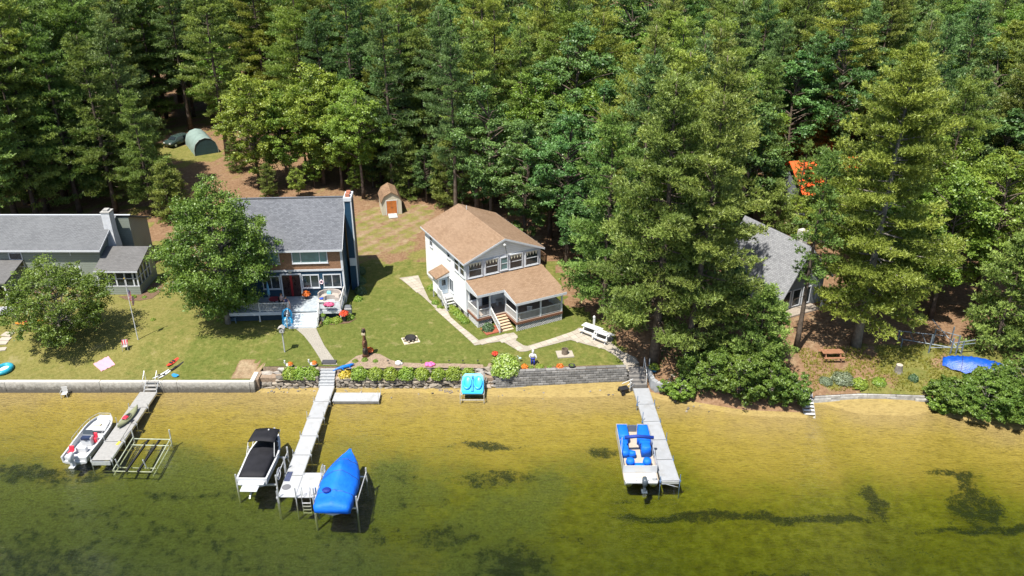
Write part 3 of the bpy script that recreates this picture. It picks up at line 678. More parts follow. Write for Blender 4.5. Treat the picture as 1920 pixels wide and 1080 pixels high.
# side entry
se = MB().b2((-1.15, 4.35, .9), (-.02, 5.75, 3.0)).build('entry_wall', SIDEW, wh)
MB().slab([(-1.5, 4.0, 2.92), (.0, 4.0, 3.45), (.0, 6.0, 3.45), (-1.5, 6.0, 2.92)], .12).build('entry_roof', ROOFT, wh)
MB().extr([(-1.5, 4.0, 2.78), (0, 4.0, 3.32), (0, 4.0, 2.95)], (0, .04, 0)).build('entry_gable', TRIM, wh)
d = fbox(MB(), ('f', 4.35), -.98, -.14, .95, 2.85, 0, .05).build('door', pm('pale_blue_door', (.42, .50, .58), .5), wh)
fbox(MB(), ('f', 4.30), -.76, -.36, 1.9, 2.5, 0, .02).build('pane', GLASS, d); MB().ball((-.24, 4.27, 1.75), .04).build('handle', METAL, d)
MB().b2((-1.25, 3.3, .78), (-.02, 4.34, .9)).b2((-1.2, 3.35, 0), (-1.1, 3.45, .78)).b2((-1.2, 5.6, 0), (-1.1, 5.7, .9)).build('landing', GREYW, wh)
steps(wh, -1.2, -.05, 3.3, .9, 4, .28, GREYW, zbase=-.05, solid=False)
railing(wh, (-1.22, 3.35), (-1.22, 4.3), .9, .9); railing(wh, (-1.22, 2.2, .1), (-1.22, 3.3, .9), 0, .85)
# porch
PZ = 1.02; y1 = -4.65; y2 = -2.3; xa = 3.05
fl = MB().prism([(.08, -.01), (.08, y2), (xa, y2), (xa, y1), (W - .05, y1), (W - .05, -.01)], PZ - .2, PZ).build('porch_floor', pm('porch_boards', (.33, .27, .225), .6, .12), wh)
rim = MB()
for a, b in (((.08, y2), (xa, y2)), ((xa, y2), (xa, y1)), ((xa, y1), (W - .05, y1)), ((W - .05, y1), (W - .05, 0)), ((.08, 0), (.08, y2))):
    dx, dy = b[0] - a[0], b[1] - a[1]; ln = math.hypot(dx, dy); rim.box(((a[0] + b[0]) / 2 + dy / ln * .02, (a[1] + b[1]) / 2 - dx / ln * .02, PZ - .13), (ln, .05, .24), math.atan2(dy, dx))
rim.build('rim_board', pm('brown_rim', (.17, .075, .045), .7), wh)
lat = MB()
def lattice(a, b, z0, z1):
    a = Vector((*a, 0)); d = Vector((*b, 0)) - a; ln = d.length; d /= ln; n_ = int(ln / .2); hh = z1 - z0
    for i in range(-int(hh / .2), n_):
        for sg in (1, -1):
            s0 = i * .2 if sg > 0 else i * .2 + hh; s1 = s0 + sg * hh
            u0, u1 = max(0, min(ln, s0)), max(0, min(ln, s1)); 
            if abs(u0 - u1) < .05: continue
            za = z0 + abs(u0 - s0); zb = z1 - abs(u1 - s1); lat.bar(a + d * u0 + Vector((0, 0, za)), a + d * u1 + Vector((0, 0, zb)), .03)
lattice((xa + .05, y1 + .04), (W - .1, y1 + .04), -.2, PZ - .25); lattice((.12, y2 + .04), (1.6, y2 + .04), -.1, PZ - .25); lattice((.1, -.2), (.1, y2 + .05), -.1, PZ - .25)
lo = lat.build('lattice', WHITE, wh); lo['kind'] = 'stuff'
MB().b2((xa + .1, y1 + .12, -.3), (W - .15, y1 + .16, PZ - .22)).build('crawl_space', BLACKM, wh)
def proof(x, y): return 4.15 + (y / 4.95) * .95
pr = MB()
pr.slab([(-.05, -2.6, proof(0, -2.6)), (xa - .25, -2.6, proof(0, -2.6)), (xa - .25, -.02, proof(0, 0)), (-.05, -.02, proof(0, 0))], .13)
pr.slab([(xa - .25, y1 - .3, proof(0, y1 - .3)), (W + .2, y1 - .3, proof(0, y1 - .3)), (W + .2, -.02, proof(0, 0)), (xa - .25, -.02, proof(0, 0))], .13)
po = pr.build('porch_roof', ROOFT, wh)
ft = MB(); z2 = proof(0, -2.6); z1 = proof(0, y1 - .3)
ft.b2((-.05, -2.63, z2 - .26), (xa - .25, -2.59, z2 - .02)); ft.b2((xa - .28, y1 - .33, z1 - .26), (W + .2, y1 - .29, z1 - .02))
ft.extr([(-.08, -2.6, z2 - .24), (-.08, 0, 4.15 - .9), (-.08, 0, 4.12), (-.08, -2.6, z2 - .02)], (.04, 0, 0))
ft.extr([(xa - .28, y1 - .3, z1 - .22), (xa - .28, -2.5, z1 - .1), (xa - .28, -2.5, z2 - .0), (xa - .28, y1 - .3, z1 - .02)], (.04, 0, 0))
ft.extr([(W + .16, y1 - .3, z1 - .24), (W + .16, 0, 4.15 - .24), (W + .16, 0, 4.12), (W + .16, y1 - .3, z1 - .02)], (.04, 0, 0))
ft.build('fascia', TRIM, po)
for x, y in ((.14, y2 + .06), (1.42, y2 + .06), (xa + .06, y2 + .06), (xa + .06, y1 + .07), (5.65, y1 + .07), (W - .12, y1 + .07), (W - .12, -2.3)):
    MB().b2((x - .065, y - .065, PZ), (x + .065, y + .065, proof(x, y) - .13)).build('porch_post', TRIM, wh)
MB().b2((W - .18, y1 + .03, -.3), (W - .06, y1 + .15, PZ - .25)).b2((xa, y1 + .02, -.3), (xa + .12, y1 + .14, PZ - .25)).b2((.08, y2 + .02, -.3), (.2, y2 + .14, PZ - .25)).build('support_post', WHITE, wh)
railing(wh, (.14, -.1), (.14, y2 + .06), PZ, ends=(1, 0)); railing(wh, (.14, y2 + .06), (1.42, y2 + .06), PZ, ends=(0, 0))
railing(wh, (xa + .06, y2 + .06), (xa + .06, y1 + .07), PZ, ends=(0, 0)); railing(wh, (xa + .06, y1 + .07), (5.65, y1 + .07), PZ, ends=(0, 0)); railing(wh, (5.65, y1 + .07), (W - .12, y1 + .07), PZ, ends=(0, 0)); railing(wh, (W - .12, y1 + .07), (W - .12, -.1), PZ, ends=(0, 0))
TREAD = pm('tan_treads', (.48, .36, .24), .7, .15); n_ = 6; rise = PZ / (n_ + .6)
for i in range(n_):
    z = PZ - rise * (i + 1); st = MB().b2((1.55, y2 - .30 * (i + 1), z - .05), (xa - .02, y2 - .30 * i - .01, z)).build('step', TREAD, wh)
    MB().b2((1.57, y2 - .30 * (i + 1) + .02, z - rise), (xa - .04, y2 - .30 * (i + 1) + .05, z - .052)).build('riser', DARKW, st)
railing(wh, (1.50, y2, PZ), (1.50, y2 - 1.85, .05), 0, .9)
dd = fbox(MB(), ('f', 0), 1.62, 2.6, PZ + .03, 3.15, 0, .05).build('door', BLACKM, wh); fbox(MB(), ('f', -.05), 1.75, 2.47, PZ + .3, 3.0, 0, .02).build('pane', GLASS, dd)
fbox(fbox(fbox(MB(), ('f', 0), 1.5, 1.61, PZ, 3.28, 0, .07), ('f', 0), 2.61, 2.75, PZ, 3.28, 0, .07), ('f', 0), 1.61, 2.61, 3.16, 3.28, 0, .07).build('door_frame', TRIM, dd)
win(wh, ('f', 0), 3.9, 6.6, 1.9, 3.1, 2, 1); win(wh, ('f', 0), .35, 1.2, 1.9, 3.0, 1, 1)
# side balcony
bal = MB().b2((W + .02, 1.2, 3.35), (W + 1.5, 4.6, 3.5)).b2((W + 1.3, 1.3, -.5), (W + 1.42, 1.42, 3.35)).b2((W + 1.3, 4.4, -.5), (W + 1.42, 4.52, 3.35)).build('balcony', DARKW, wh)
railing(wh, (W + .1, 1.25), (W + 1.45, 1.25), 3.5, .95, DARKW, name='balcony_railing'); railing(wh, (W + 1.45, 1.25), (W + 1.45, 4.55), 3.5, .95, DARKW, name='balcony_railing')
WM = wh.matrix_world if False else Matrix.Translation((-4.4, 71.5, wz)) @ Matrix.Rotation(WA, 4, 'Z')
def wpt(x, y, z): return tuple(WM @ Vector((x, y, z)))
# ---- navy house ---------------------------------------------------
bz = gz(-18, 73); BA = R(3.5)
bh = thing('navy_house', 'navy house with cedar-shingled upper storey and grey shingle roof', 'house', (-16.75, 74.4, bz), BA)
x0, D_ = -11.2, 9.0; E = 6.42; PK = 9.75
MB().b2((x0 + .02, .02, -.4), (-.02, D_ - .02, .6)).build('foundation', FOUND, bh)
MB().b2((x0, 0, .6), (0, D_, 3.85)).build('wall', SIDEB, bh)
m = MB().add([(x0, -.06, 3.85), (0, -.06, 3.85), (0, D_, 3.85), (x0, D_, 3.85), (x0, -.06, E), (0, -.06, E), (0, D_, E), (x0, D_, E)], [(0, 1, 5, 4), (3, 2, 1, 0), (2, 3, 7, 6), (4, 5, 6, 7)])
m.add([(0, -.06, 3.85), (0, D_, 3.85), (0, D_, E), (0, D_ / 2, PK - .15), (0, -.06, E)], [(0, 1, 2, 3, 4)]).add([(x0, -.06, 3.85), (x0, D_, 3.85), (x0, D_, E), (x0, D_ / 2, PK - .15), (x0, -.06, E)], [(4, 3, 2, 1, 0)])
m.build('upper_wall', CEDAR, bh)
fbox(MB(), ('f', -.06), x0, .0, 3.78, 3.98, 0, .05).b2((-.14, -.1, 3.98), (.05, .05, E - .05)).b2((-.1, -.06, .6), (.05, .06, 3.78)).build('trim_boards', TRIM, bh)
MB().b2((.004, .0, .6), (.03, D_, E)).build('side_wall', SIDEB, bh); MB().extr([(.004, .0, E), (.004, D_, E), (.004, D_ / 2, PK - .2)], (.026, 0, 0)).build('side_gable', SIDEB, bh)
k = (PK - E) / (D_ / 2); ez = E - k * .42 + .1
rf = MB().slab([(x0 - .3, -.48, ez), (.18, -.48, ez), (.18, D_ / 2, PK + .1), (x0 - .3, D_ / 2, PK + .1)], .15).slab([(x0 - .3, D_ / 2, PK + .1), (.18, D_ / 2, PK + .1), (.18, D_ + .42, ez), (x0 - .3, D_ + .42, ez)], .15).build('roof', ROOFG, bh)
MB().b2((x0 - .3, -.52, ez - .2), (.18, -.485, ez - .01)).extr([(.185, -.48, ez - .18), (.185, D_ / 2, PK - .08), (.185, D_ / 2, PK + .1), (.185, -.48, ez)], (.03, 0, 0)).build('roof_trim', TRIM, rf)
MB().b2((x0 - .3, D_ / 2 - .12, PK + .08), (.18, D_ / 2 + .12, PK + .16)).build('ridge_cap', ROOFG, rf)
ch = MB().b2((.25, 3.0, -.2), (.95, 4.9, 9.9)).build('chimney', SIDEB, bh)
MB().b2((.88, 2.95, -.2), (1.0, 3.06, 9.9)).b2((.2, 2.94, 9.1), (.3, 3.06, 9.9)).b2((.2, 2.92, 9.9), (1.0, 4.98, 10.25)).b2((.3, 2.93, 2.9), (.9, 3.0, 3.75)).build('chimney_trim', TRIM, ch)
MB().b2((.4, 3.2, 10.25), (.8, 3.7, 10.55)).b2((.4, 4.1, 10.25), (.8, 4.6, 10.5)).build('chimney_pot', pm('red_brick', (.32, .12, .07), .8, .3), ch)
win(bh, ('f', -.06), -4.75, -1.45, 4.75, 6.12, xs=[-3.98, -2.15], glass=GLASS2); win(bh, ('f', -.06), -8.7, -6.1, 4.75, 6.12, xs=[-7.0], glass=GLASS2)
win(bh, ('f', 0), -4.02, -2.5, 2.02, 3.3, 2, 1); win(bh, ('f', 0), -1.95, -.35, 2.02, 3.3, 2, 1); win(bh, ('f', 0), -7.9, -6.35, 2.0, 3.25, 2, 1)
DZ = 1.02
dr_ = fbox(MB(), ('f', 0), -6.05, -4.3, DZ + .05, 3.4, 0, .05).build('door', pm('black_door', (.025, .012, .012), .3), bh)
fbox(MB(), ('f', -.05), -5.28, -5.07, DZ + .05, 3.4, 0, .03).build('door_post', pm('dark_red', (.22, .012, .015), .4), dr_)
fbox(fbox(fbox(MB(), ('f', 0), -6.2, -6.06, DZ, 3.55, 0, .08), ('f', 0), -4.29, -4.15, DZ, 3.55, 0, .08), ('f', 0), -6.06, -4.29, 3.41, 3.55, 0, .08).build('door_frame', TRIM, dr_)
st = MB()
for i in range(5): st.box((-5.18, -.1, 3.74), (.36, .03, .035), ry=PI * i / 5)
st.build('star_ornament', METAL, bh)
# deck
DY = -3.25
DECK = pm('blue_grey_deck', (.30, .34, .37), .6, .2, 3, dirt=(.42, .44, .45))
dk = MB(); dk.b2((x0 + .2, DY, DZ - .12), (-.05, -.02, DZ)); dk.build('deck_floor', DECK, bh)
MB().b2((x0 + .2, DY - .04, DZ - .34), (-4.95, DY, DZ - .005)).b2((-2.2, DY - .04, DZ - .34), (-.05, DY, DZ - .005)).b2((-.05, DY - .04, DZ - .34), (0, 0, DZ - .005)).build('deck_fascia', TRIM, bh)
MB().b2((x0 + .3, DY + .3, -.3), (-.3, DY + .36, DZ - .36)).build('deck_skirt', pm('navy_skirt', (.012, .03, .05), .7), bh)
for x in (x0 + .3, -7.9, -5.0, -2.2, -.12): MB().b2((x - .06, DY + .02, -.3), (x + .06, DY + .14, DZ - .12)).build('deck_post', WHITE, bh)
steps(bh, -4.9, -2.25, DY - .04, DZ, 5, .3, pm('pale_step_boards', (.50, .54, .57), .6, .12), zbase=-.05)
railing(bh, (-7.8, DY + .08), (-5.0, DY + .08), DZ); railing(bh, (-2.15, DY + .08), (-.1, DY + .08), DZ); railing(bh, (-.1, DY + .08), (-.1, -.1), DZ, ends=(0, 1)); railing(bh, (x0 + .25, -1.6), (-7.8, DY + .08), DZ, ends=(1, 0)); railing(bh, (x0 + .25, -.1), (x0 + .25, -1.6), DZ)
railing(bh, (-5.0, DY - .02, DZ), (-5.0, DY - 1.55, .1), 0, .9); railing(bh, (-2.12, DY - .02, DZ), (-2.12, DY - 1.55, .1), 0, .9)
MB().tube([(.05, -.05, E - .1), (.05, -.05, .3)], .05, 6).build('downspout', TRIM, bh)
BMx = Matrix.Translation((-16.75, 74.4, bz)) @ Matrix.Rotation(BA, 4, 'Z')
def bpt(x, y, z): return tuple(BMx @ Vector((x, y, z)))
# ---- grey-green house ----------------------------------------------
lz = 2.0
lh = thing('grey_green_house', 'long grey-green house with white chimney and screened sun porch', 'house', (-42.5, 78.1, lz), 0)
E = 4.55; PK = 6.35; D_ = 8.6; x0 = -19
MB().b2((x0, 0, -.4), (0, D_, E)).build('wall', SIDEG, lh)
MB().extr([(0, 0, E), (0, D_, E), (0, D_ / 2, PK - .1)], (-.2, 0, 0)).build('gable_wall', SIDEG, lh)
k = (PK - E) / (D_ / 2); ez = E - k * .5 + .1
rf = MB().slab([(x0, -.5, ez), (.35, -.5, ez), (.35, D_ / 2, PK + .1), (x0, D_ / 2, PK + .1)], .16).slab([(x0, D_ / 2, PK + .1), (1.9, D_ / 2, PK + .1), (1.9, D_ + .5, ez), (x0, D_ + .5, ez)], .16).build('roof', ROOFM, lh)
MB().b2((x0, -.54, ez - .2), (.35, -.5, ez - .01)).extr([(.352, -.5, ez - .18), (.352, D_ / 2, PK - .08), (.352, D_ / 2, PK + .08), (.352, -.5, ez)], (.03, 0, 0)).b2((x0, D_ / 2 - .1, PK + .08), (1.9, D_ / 2 + .1, PK + .15)).build('roof_trim', TRIM, rf)
chm = pm('white_brick', (.50, .51, .53), .7, .12, 3, bmp=.01)
ch = MB().loft([[(.0, 2.15, -.3), (.8, 2.15, -.3), (.8, 3.45, -.3), (.0, 3.45, -.3)], [(.0, 2.15, 3.6), (.8, 2.15, 3.6), (.8, 3.45, 3.6), (.0, 3.45, 3.6)], [(-.15, 2.3, 5.3), (.7, 2.3, 5.3), (.7, 3.3, 5.3), (-.15, 3.3, 5.3)], [(-.15, 2.3, 7.4), (.7, 2.3, 7.4), (.7, 3.3, 7.4), (-.15, 3.3, 7.4)]]).build('chimney', chm, lh)
MB().b2((-.2, 2.25, 7.4), (.75, 3.35, 7.52)).b2((0, 2.5, 7.52), (.5, 3.1, 7.7)).build('chimney_cap', FOUND, ch)
MB().extr([(.01, 4.35, -.4), (.01, 8.55, -.4), (.01, 8.55, 4.5), (.01, 4.35, 6.2)], (1.6, 0, 0)).build('rear_wing_wall', SIDEG, lh)
win(lh, ('f', 0), -9.3, -8.1, 2.5, 3.9, 1, 2); win(lh, ('f', 0), -12.6, -11.4, 2.5, 3.9, 1, 2); win(lh, ('f', 0), -3.6, -2.4, 1.0, 2.3, 1, 2)
MB().b2((-3.05, -.06, E - .9), (-2.95, 0, E)).build('downspout', TRIM, lh)
# sun porch
pyf, pyb, px1 = -1.7, 1.5, 4.25; ph = 2.75
MB().b2((.01, pyf, -.3), (px1, pyb, .95)).build('porch_wall', SIDEG, lh)
MB().b2((.02, pyf + .12, .95), (px1 - .12, pyb, ph)).build('porch_interior', pm('dark_interior', (.03, .028, .026), .8), lh)
fr_m = MB()
for x in (.15, 1.15, 2.0, 2.9, 3.75, 4.17): fr_m.b2((x - .07, pyf, .95), (x + .07, pyf + .1, ph))
fr_m.b2((.08, pyf + .01, 1.75), (4.1, pyf + .08, 1.82))
for y in (-.9, -.1, .7, 1.42): fr_m.b2((px1 - .1, y - .05, .95), (px1, y + .05, ph))
fr_m.b2((px1 - .09, pyf + .1, 1.8), (px1 - .02, pyb, 1.87)); fr_m.b2((.0, pyf - .03, .9), (px1 + .03, pyf + .0, 1.0)); fr_m.build('porch_window_frame', TRIM, lh)
MB().b2((.1, pyf + .1, 1), (4.1, pyf + .115, ph)).b2((px1 - .118, pyf + .2, 1), (px1 - .104, pyb - .1, ph)).build('porch_pane', GLASS, lh)
zb = 4.0
pr = MB().slab([(.03, pyf - .35, ph + .06), (px1 + .25, pyf - .35, ph + .06), (px1 + .25, pyb + .1, zb), (.03, pyb + .1, zb)], .14).build('porch_roof', ROOFO, lh)
MB().b2((.03, pyf - .38, ph - .12), (px1 + .25, pyf - .355, ph + .04)).build('fascia', TRIM, pr)
MB().extr([(px1 - .02, pyf, ph - .02), (px1 - .02, pyb, ph - .02), (px1 - .02, pyb, zb - .2), (px1 - .02, pyf, ph - .0)], (.03, 0, 0)).b2((px1 - .2, pyb - .02, 0), (px1, pyb + 1.2, zb - .4)).build('porch_side_wall', SIDEG, lh)
# front lean-to roof on the left
MB().slab([(x0, -4.0, 2.35), (-8.0, -4.0, 2.35), (-8.0, -.01, 3.2), (x0, -.01, 3.2)], .14).build('lean_to_roof', ROOFO, lh)
for x in (-8.2, -10.5, -13): MB().b2((x - .07, -3.85, -.9), (x + .07, -3.7, 2.2)).build('lean_to_post', WHITE, lh)
# ---- A-frame ----------------------------------------------------------
az_ = 2.3; AA = R(27)
ah = thing('grey_gable_house', 'steep-roofed grey board house half hidden among the pines', 'house', (26.2, 72.3, az_), AA)
W, L = 5.7, 8.5; tp_, PKz = 2.6, 6.35; zl, zr = 1.75, 3.1
prof = [(0, 0, -.5), (W, 0, -.5), (W, 0, zr + .1), (tp_, 0, PKz - .1), (0, 0, zl + .15)]
MB().extr(prof, (0, L, 0)).build('wall', SIDEV, ah)
sl = (PKz - zl) / tp_; sr = (PKz - zr) / (W - tp_)
rf = MB().slab([(-.35, -.6, zl - sl * .35 + .25), (tp_, -.6, PKz + .15), (tp_, L + .4, PKz + .15), (-.35, L + .4, zl - sl * .35 + .25)], .2).slab([(W + .5, -.6, zr - sr * .5 + .2), (W + .5, L + .4, zr - sr * .5 + .2), (tp_, L + .4, PKz + .15), (tp_, -.6, PKz + .15)], .2).build('roof', ROOFL, ah)
MB().extr([(-.35, -.62, zl - sl * .35 - .05), (tp_, -.62, PKz - .2), (tp_, -.62, PKz + .13), (-.35, -.62, zl - sl * .35 + .22)], (0, -.03, 0)).extr([(W + .5, -.62, zr - sr * .5 - .05), (tp_, -.62, PKz - .15), (tp_, -.62, PKz + .13), (W + .5, -.62, zr - sr * .5 + .18)], (0, -.03, 0)).build('roof_trim', TRIM, rf)
MB().b2((W - .6, 3.0, 3.0), (W + .1, 3.8, 6.3)).build('chimney', pm('pale_stone', (.45, .43, .40), .8, .2), ah)
for u0, u1 in ((.3, 1.35), (1.75, 2.7), (3.1, 4.0)): win(ah, ('f', 0), u0, u1, .05, 1.75, sill=False)
for u0, u1, v0 in ((1.55, 2.35, 3.2), (2.85, 3.65, 3.2)): win(ah, ('f', 0), u0, u1, v0, 4.5, 2, 1, sill=False)
dk = MB().b2((-.2, -1.3, -.35), (4.4, -.02, -.2)).build('deck', WOOD, ah); railing(ah, (4.5, -1.2), (W + 1.4, -1.2), -.2, .8, WHITE)
# ---- orange-roofed building in the woods --------------------------------
ORANGE = pm('orange_metal_roof', (.72, .10, .02), .55, .2, 2)
oz = gz(38, 97)
oh_ = thing('orange_roof_house', 'building with bright orange-red metal roof mostly hidden deep in the trees', 'house', (36.0, 96.5, oz), R(14))
MB().b2((0, 0, 0), (11, 7, 3.6)).extr([(0, 0, 3.6), (0, 7, 3.6), (0, 3.5, 6.3)], (11, 0, 0)).build('wall', SIDEV, oh_)
MB().slab([(-.5, -.6, 3.3), (11.5, -.6, 3.3), (11.5, 3.5, 6.5), (-.5, 3.5, 6.5)], .12).slab([(-.5, 3.5, 6.5), (11.5, 3.5, 6.5), (11.5, 7.6, 3.3), (-.5, 7.6, 3.3)], .12).build('roof', ORANGE, oh_)
ribs = MB()
for i in range(1, 20): x = -.5 + i * .6; ribs.extr([(x, -.6, 3.3), (x + .04, -.6, 3.3), (x + .04, 3.48, 6.5), (x, 3.48, 6.5)], (0, 0, .05))
ribs.build('roof_ribs', ORANGE, oh_); win(oh_, ('f', 0), 2, 3.2, 1.2, 2.6, 2, 1); win(oh_, ('f', 0), 6, 7.2, 1.2, 2.6, 2, 1)
# ---- barn shed ----------------------------------------------------------
p = G(717, 404); sh = thing('barn_shed', 'little cream barn-roofed shed with orange double doors', 'shed', (p.x, p.y, p.z), R(14))
W, L = 2.5, 3.6; gam = [(0, 1.75), (.35, 2.45), (W / 2, 2.95), (W - .35, 2.45), (W, 1.75)]
MB().extr([(0, 0, -.05), (W, 0, -.05)] + [(x, 0, z) for x, z in gam[::-1]], (0, L, 0)).build('wall', SIDEC, sh)
rm = MB(); rr_ = [(-.1, 1.62)] + gam[1:4] + [(W + .1, 1.62)]
for (xa_, za), (xb, zb_) in zip(rr_, rr_[1:]): rm.slab([(xa_, -.15, za + .1), (xb, -.15, zb_ + .1), (xb, L + .15, zb_ + .1), (xa_, L + .15, za + .1)], .09)
rm.build('roof', brickmat('brown_shingles', ((.24, .15, .09), (.15, .09, .055), (.34, .24, .16)), .3, .15, .01, (.08, .05, .03)), sh)
for a, b in ((.62, 1.24), (1.26, 1.88)):
    d = MB().b2((a, -.05, .05), (b, 0, 1.85)).build('door', pm('orange_stained_wood', (.42, .135, .03), .6, .2), sh); MB().ball((1.18 if a < 1 else 1.32, -.08, 1.), .035).build('handle', BLACKM, d)
MB().b2((.52, -.045, 0), (.61, 0, 1.95)).b2((1.89, -.045, 0), (1.98, 0, 1.95)).b2((.61, -.045, 1.86), (1.89, 0, 1.95)).build('door_frame', WHITE, sh)
MB().extr([(.7, -1.3, .02), (1.8, -1.3, .02), (1.8, -.06, .14), (.7, -.06, .14)], (0, 0, .05)).build('ramp', GREYW, sh)
# ---- shelter tent + car ---------------------------------------------------
TENTM = pm('grey_green_tarp', (.20, .27, .25), .5, .15, 1.5); TENTE = pm('dark_green_tarp', (.025, .055, .06), .6, .2)
p = G(366, 293); te = thing('shelter_tent', 'round-topped grey-green shelter tent in the forest clearing', 'tent', (p.x, p.y, p.z), R(31))
arc = [(-1.75, 0), (-1.72, .9), (-1.45, 1.75), (-.8, 2.35), (0, 2.55), (.8, 2.35), (1.45, 1.75), (1.72, .9), (1.75, 0)]
rings = [[(1.75 + x * (1 + .015 * math.sin(i * 2.1)), y, z * (1 - .05 * (i % 2))) for x, z in arc] for i, y in enumerate(np.linspace(0, 6.5, 11))]
MB().loft(rings, False, False, False).build('cover', TENTM, te, True)
MB().extr([(1.75 + x, 0, z) for x, z in arc], (0, .03, 0)).build('end_panel', TENTE, te); MB().extr([(1.75 + x, 6.47, z) for x, z in arc], (0, .03, 0)).build('end_panel', TENTE, te)
MB().tube([(1.75 + x * 1.01, -.02, z * 1.01) for x, z in arc], .04, 6).build('hoop', METAL, te)
def car(loc, rz, label, colr, name):
    c = thing('parked_car', label, 'car', loc, rz); pt = pm(name, colr, .25, .05, 2, spec=.6)
    prof = [(-2.2, .35), (-2.25, .8), (-2.1, .98), (-1.3, 1.05), (-.75, 1.5), (.6, 1.55), (1.5, 1.5), (2.05, 1.05), (2.2, .9), (2.2, .4)]
    rings = []
    for y, sc_ in ((-.88, .93), (-.8, 1.), (.8, 1.), (.88, .93)): rings.append([(x, y * (1 if z < 1.1 else .82), .3 + (z - .3) * sc_) for x, z in prof])
    MB().loft(rings).build('body', pt, c, True)
    g = MB()
    for s in (-1, 1): g.extr([(-1.05, s * .80, 1.08), (1.7, s * .80, 1.08), (1.35, s * .72, 1.44), (-.65, s * .72, 1.44)], (0, s * .05, 0))
    g.extr([(-1.28, -.62, 1.09), (-1.28, .62, 1.09), (-.82, .58, 1.46), (-.82, -.58, 1.46)], (-.04, 0, .03)).build('window', GLASS, c)
    for x in (-1.4, 1.4):
        for s in (-1, 1):
            w = MB().tube([(x, s * .68, .33), (x, s * .9, .33)], .33, 14).build('wheel', pm('tyre', (.02, .02, .02), .9), c); MB().tube([(x, s * .895, .33), (x, s * .915, .33)], .2, 10).build('rim', ALU, w)
    for s in (-1, 1): MB().b2((-2.27, s * .62 - .17, .68), (-2.2, s * .62 + .17, .82)).build('headlight', pm('lamp_glass', (.7, .7, .7), .1), c)
    return c
p = G(336, 271); car((p.x, p.y, p.z), R(62), 'dark green car parked behind the grey-green shelter tent', (.03, .05, .045), 'dark_green_paint')
p = G(236, 432); bt = thing('dome_tent', 'small blue and white tent behind the white chimney of the grey-green house', 'tent', (p.x, p.y, p.z), R(10))
bl = pm('blue_fabric', (.015, .07, .28), .6, .15)
MB().loft([[(-1.2, -1.2, 0), (1.2, -1.2, 0), (1.2, 1.2, 0), (-1.2, 1.2, 0)], [(-.8, -.8, .9), (.8, -.8, .9), (.8, .8, .9), (-.8, .8, .9)], [(-.1, -.1, 1.5), (.1, -.1, 1.5), (.1, .1, 1.5), (-.1, .1, 1.5)]]).build('cover', bl, bt)
MB().extr([(-.45, -1.22, .02), (.45, -1.22, .02), (.1, -.86, .9), (-.1, -.86, .9)], (0, -.02, .01)).build('door_flap', WHITE, bt)
# ================================================================== shoreline walls
def concrete(name, c, stain, zlo, zhi):
    m, n, l, b = nt(name); v = geo(n); s = n.new('ShaderNodeSeparateXYZ'); l.new(v, s.inputs[0])
    f = noise(n, l, v, 1.4, 6, .7); st = noise(n, l, v, 3.5, 6, .75)
    o = ramp(n, l, f, [(.3, tuple(x * .75 for x in c)), (.65, c)])
    w = math_(n, l, 'ADD', s.outputs[2], math_(n, l, 'MULTIPLY', math_(n, l, 'SUBTRACT', st, .5), 1.3))
    o = mixc(n, l, maprange(n, l, w, zlo, zhi, .9, 0), o, stain)
    l.new(o, b.inputs['Base Color']); b.inputs['Roughness'].default_value = .9; bump(n, l, st, b, .5, .02); MATS[name] = m; return m
SEAW = concrete('seawall_concrete', (.52, .50, .455), (.055, .048, .038), .2, 1.1)
GREYC = concrete('grey_wall_concrete', (.30, .31, .32), (.10, .10, .10), -.1, .5)
sw = thing('seawall', 'long pale concrete seawall below the lawn of the grey-green house', 'wall', (-22.9, 61.1, 0))
x = 0
while x > -40:
    w = random.uniform(6, 9); h = 1.09 + random.uniform(-.02, .02)
    MB().b2((x - w + .02, random.uniform(-.02, .02), -.35), (x, .36, h)).build('wall_panel', SEAW, sw, bevel=.015); x -= w
MB().b2((.02, .02, -.35), (.42, 1.6, 1.15)).build('end_slab', SEAW, sw, bevel=.02)
STONES = []
for i in range(7):
    bm = bmesh.new()
    for _ in range(15):
        u = Vector((random.uniform(-1, 1), random.uniform(-1, 1), random.uniform(-1, 1))); q = max(abs(u.x), abs(u.y), abs(u.z)) ; u = u / q * random.uniform(.8, 1) * .5
        bm.verts.new(u)
    r_ = bmesh.ops.convex_hull(bm, input=bm.verts); bmesh.ops.delete(bm, geom=[g for g in r_['geom_interior'] if isinstance(g, bmesh.types.BMVert)], context='VERTS')
    bmesh.ops.recalc_face_normals(bm, faces=bm.faces)
    me = bpy.data.meshes.new('stone'); bm.to_mesh(me); bm.free(); STONES.append(me)
def stonemat(name, a, b_, c, rnd=.35):
    m, n, l, b = nt(name); oi = n.new('ShaderNodeObjectInfo'); v = geo(n)
    o = ramp(n, l, oi.outputs['Random'], [(0, a), (.4, b_), (.75, c), (1, tuple(x * 1.25 for x in c))])
    o = mixc(n, l, .45, o, ramp(n, l, noise(n, l, v, 6, 5, .7), [(.3, (.25, .25, .25)), (.7, (.72, .72, .72))]), 'OVERLAY')
    l.new(o, b.inputs['Base Color']); b.inputs['Roughness'].default_value = .9; bump(n, l, noise(n, l, v, 9, 5), b, .6, .03); MATS[name] = m; return m
STM = stonemat('field_stone', (.085, .075, .062), (.17, .15, .125), (.25, .215, .17)); STM2 = stonemat('pale_stone_blocks', (.24, .205, .16), (.33, .28, .22), (.29, .27, .245))
BLK = stonemat('grey_wall_block', (.105, .102, .098), (.14, .137, .132), (.18, .175, .168))
for me in STONES: me.materials.append(STM)
STONES2 = [q.copy() for q in STONES]
for me in STONES2: me.materials.clear(); me.materials.append(STM2)
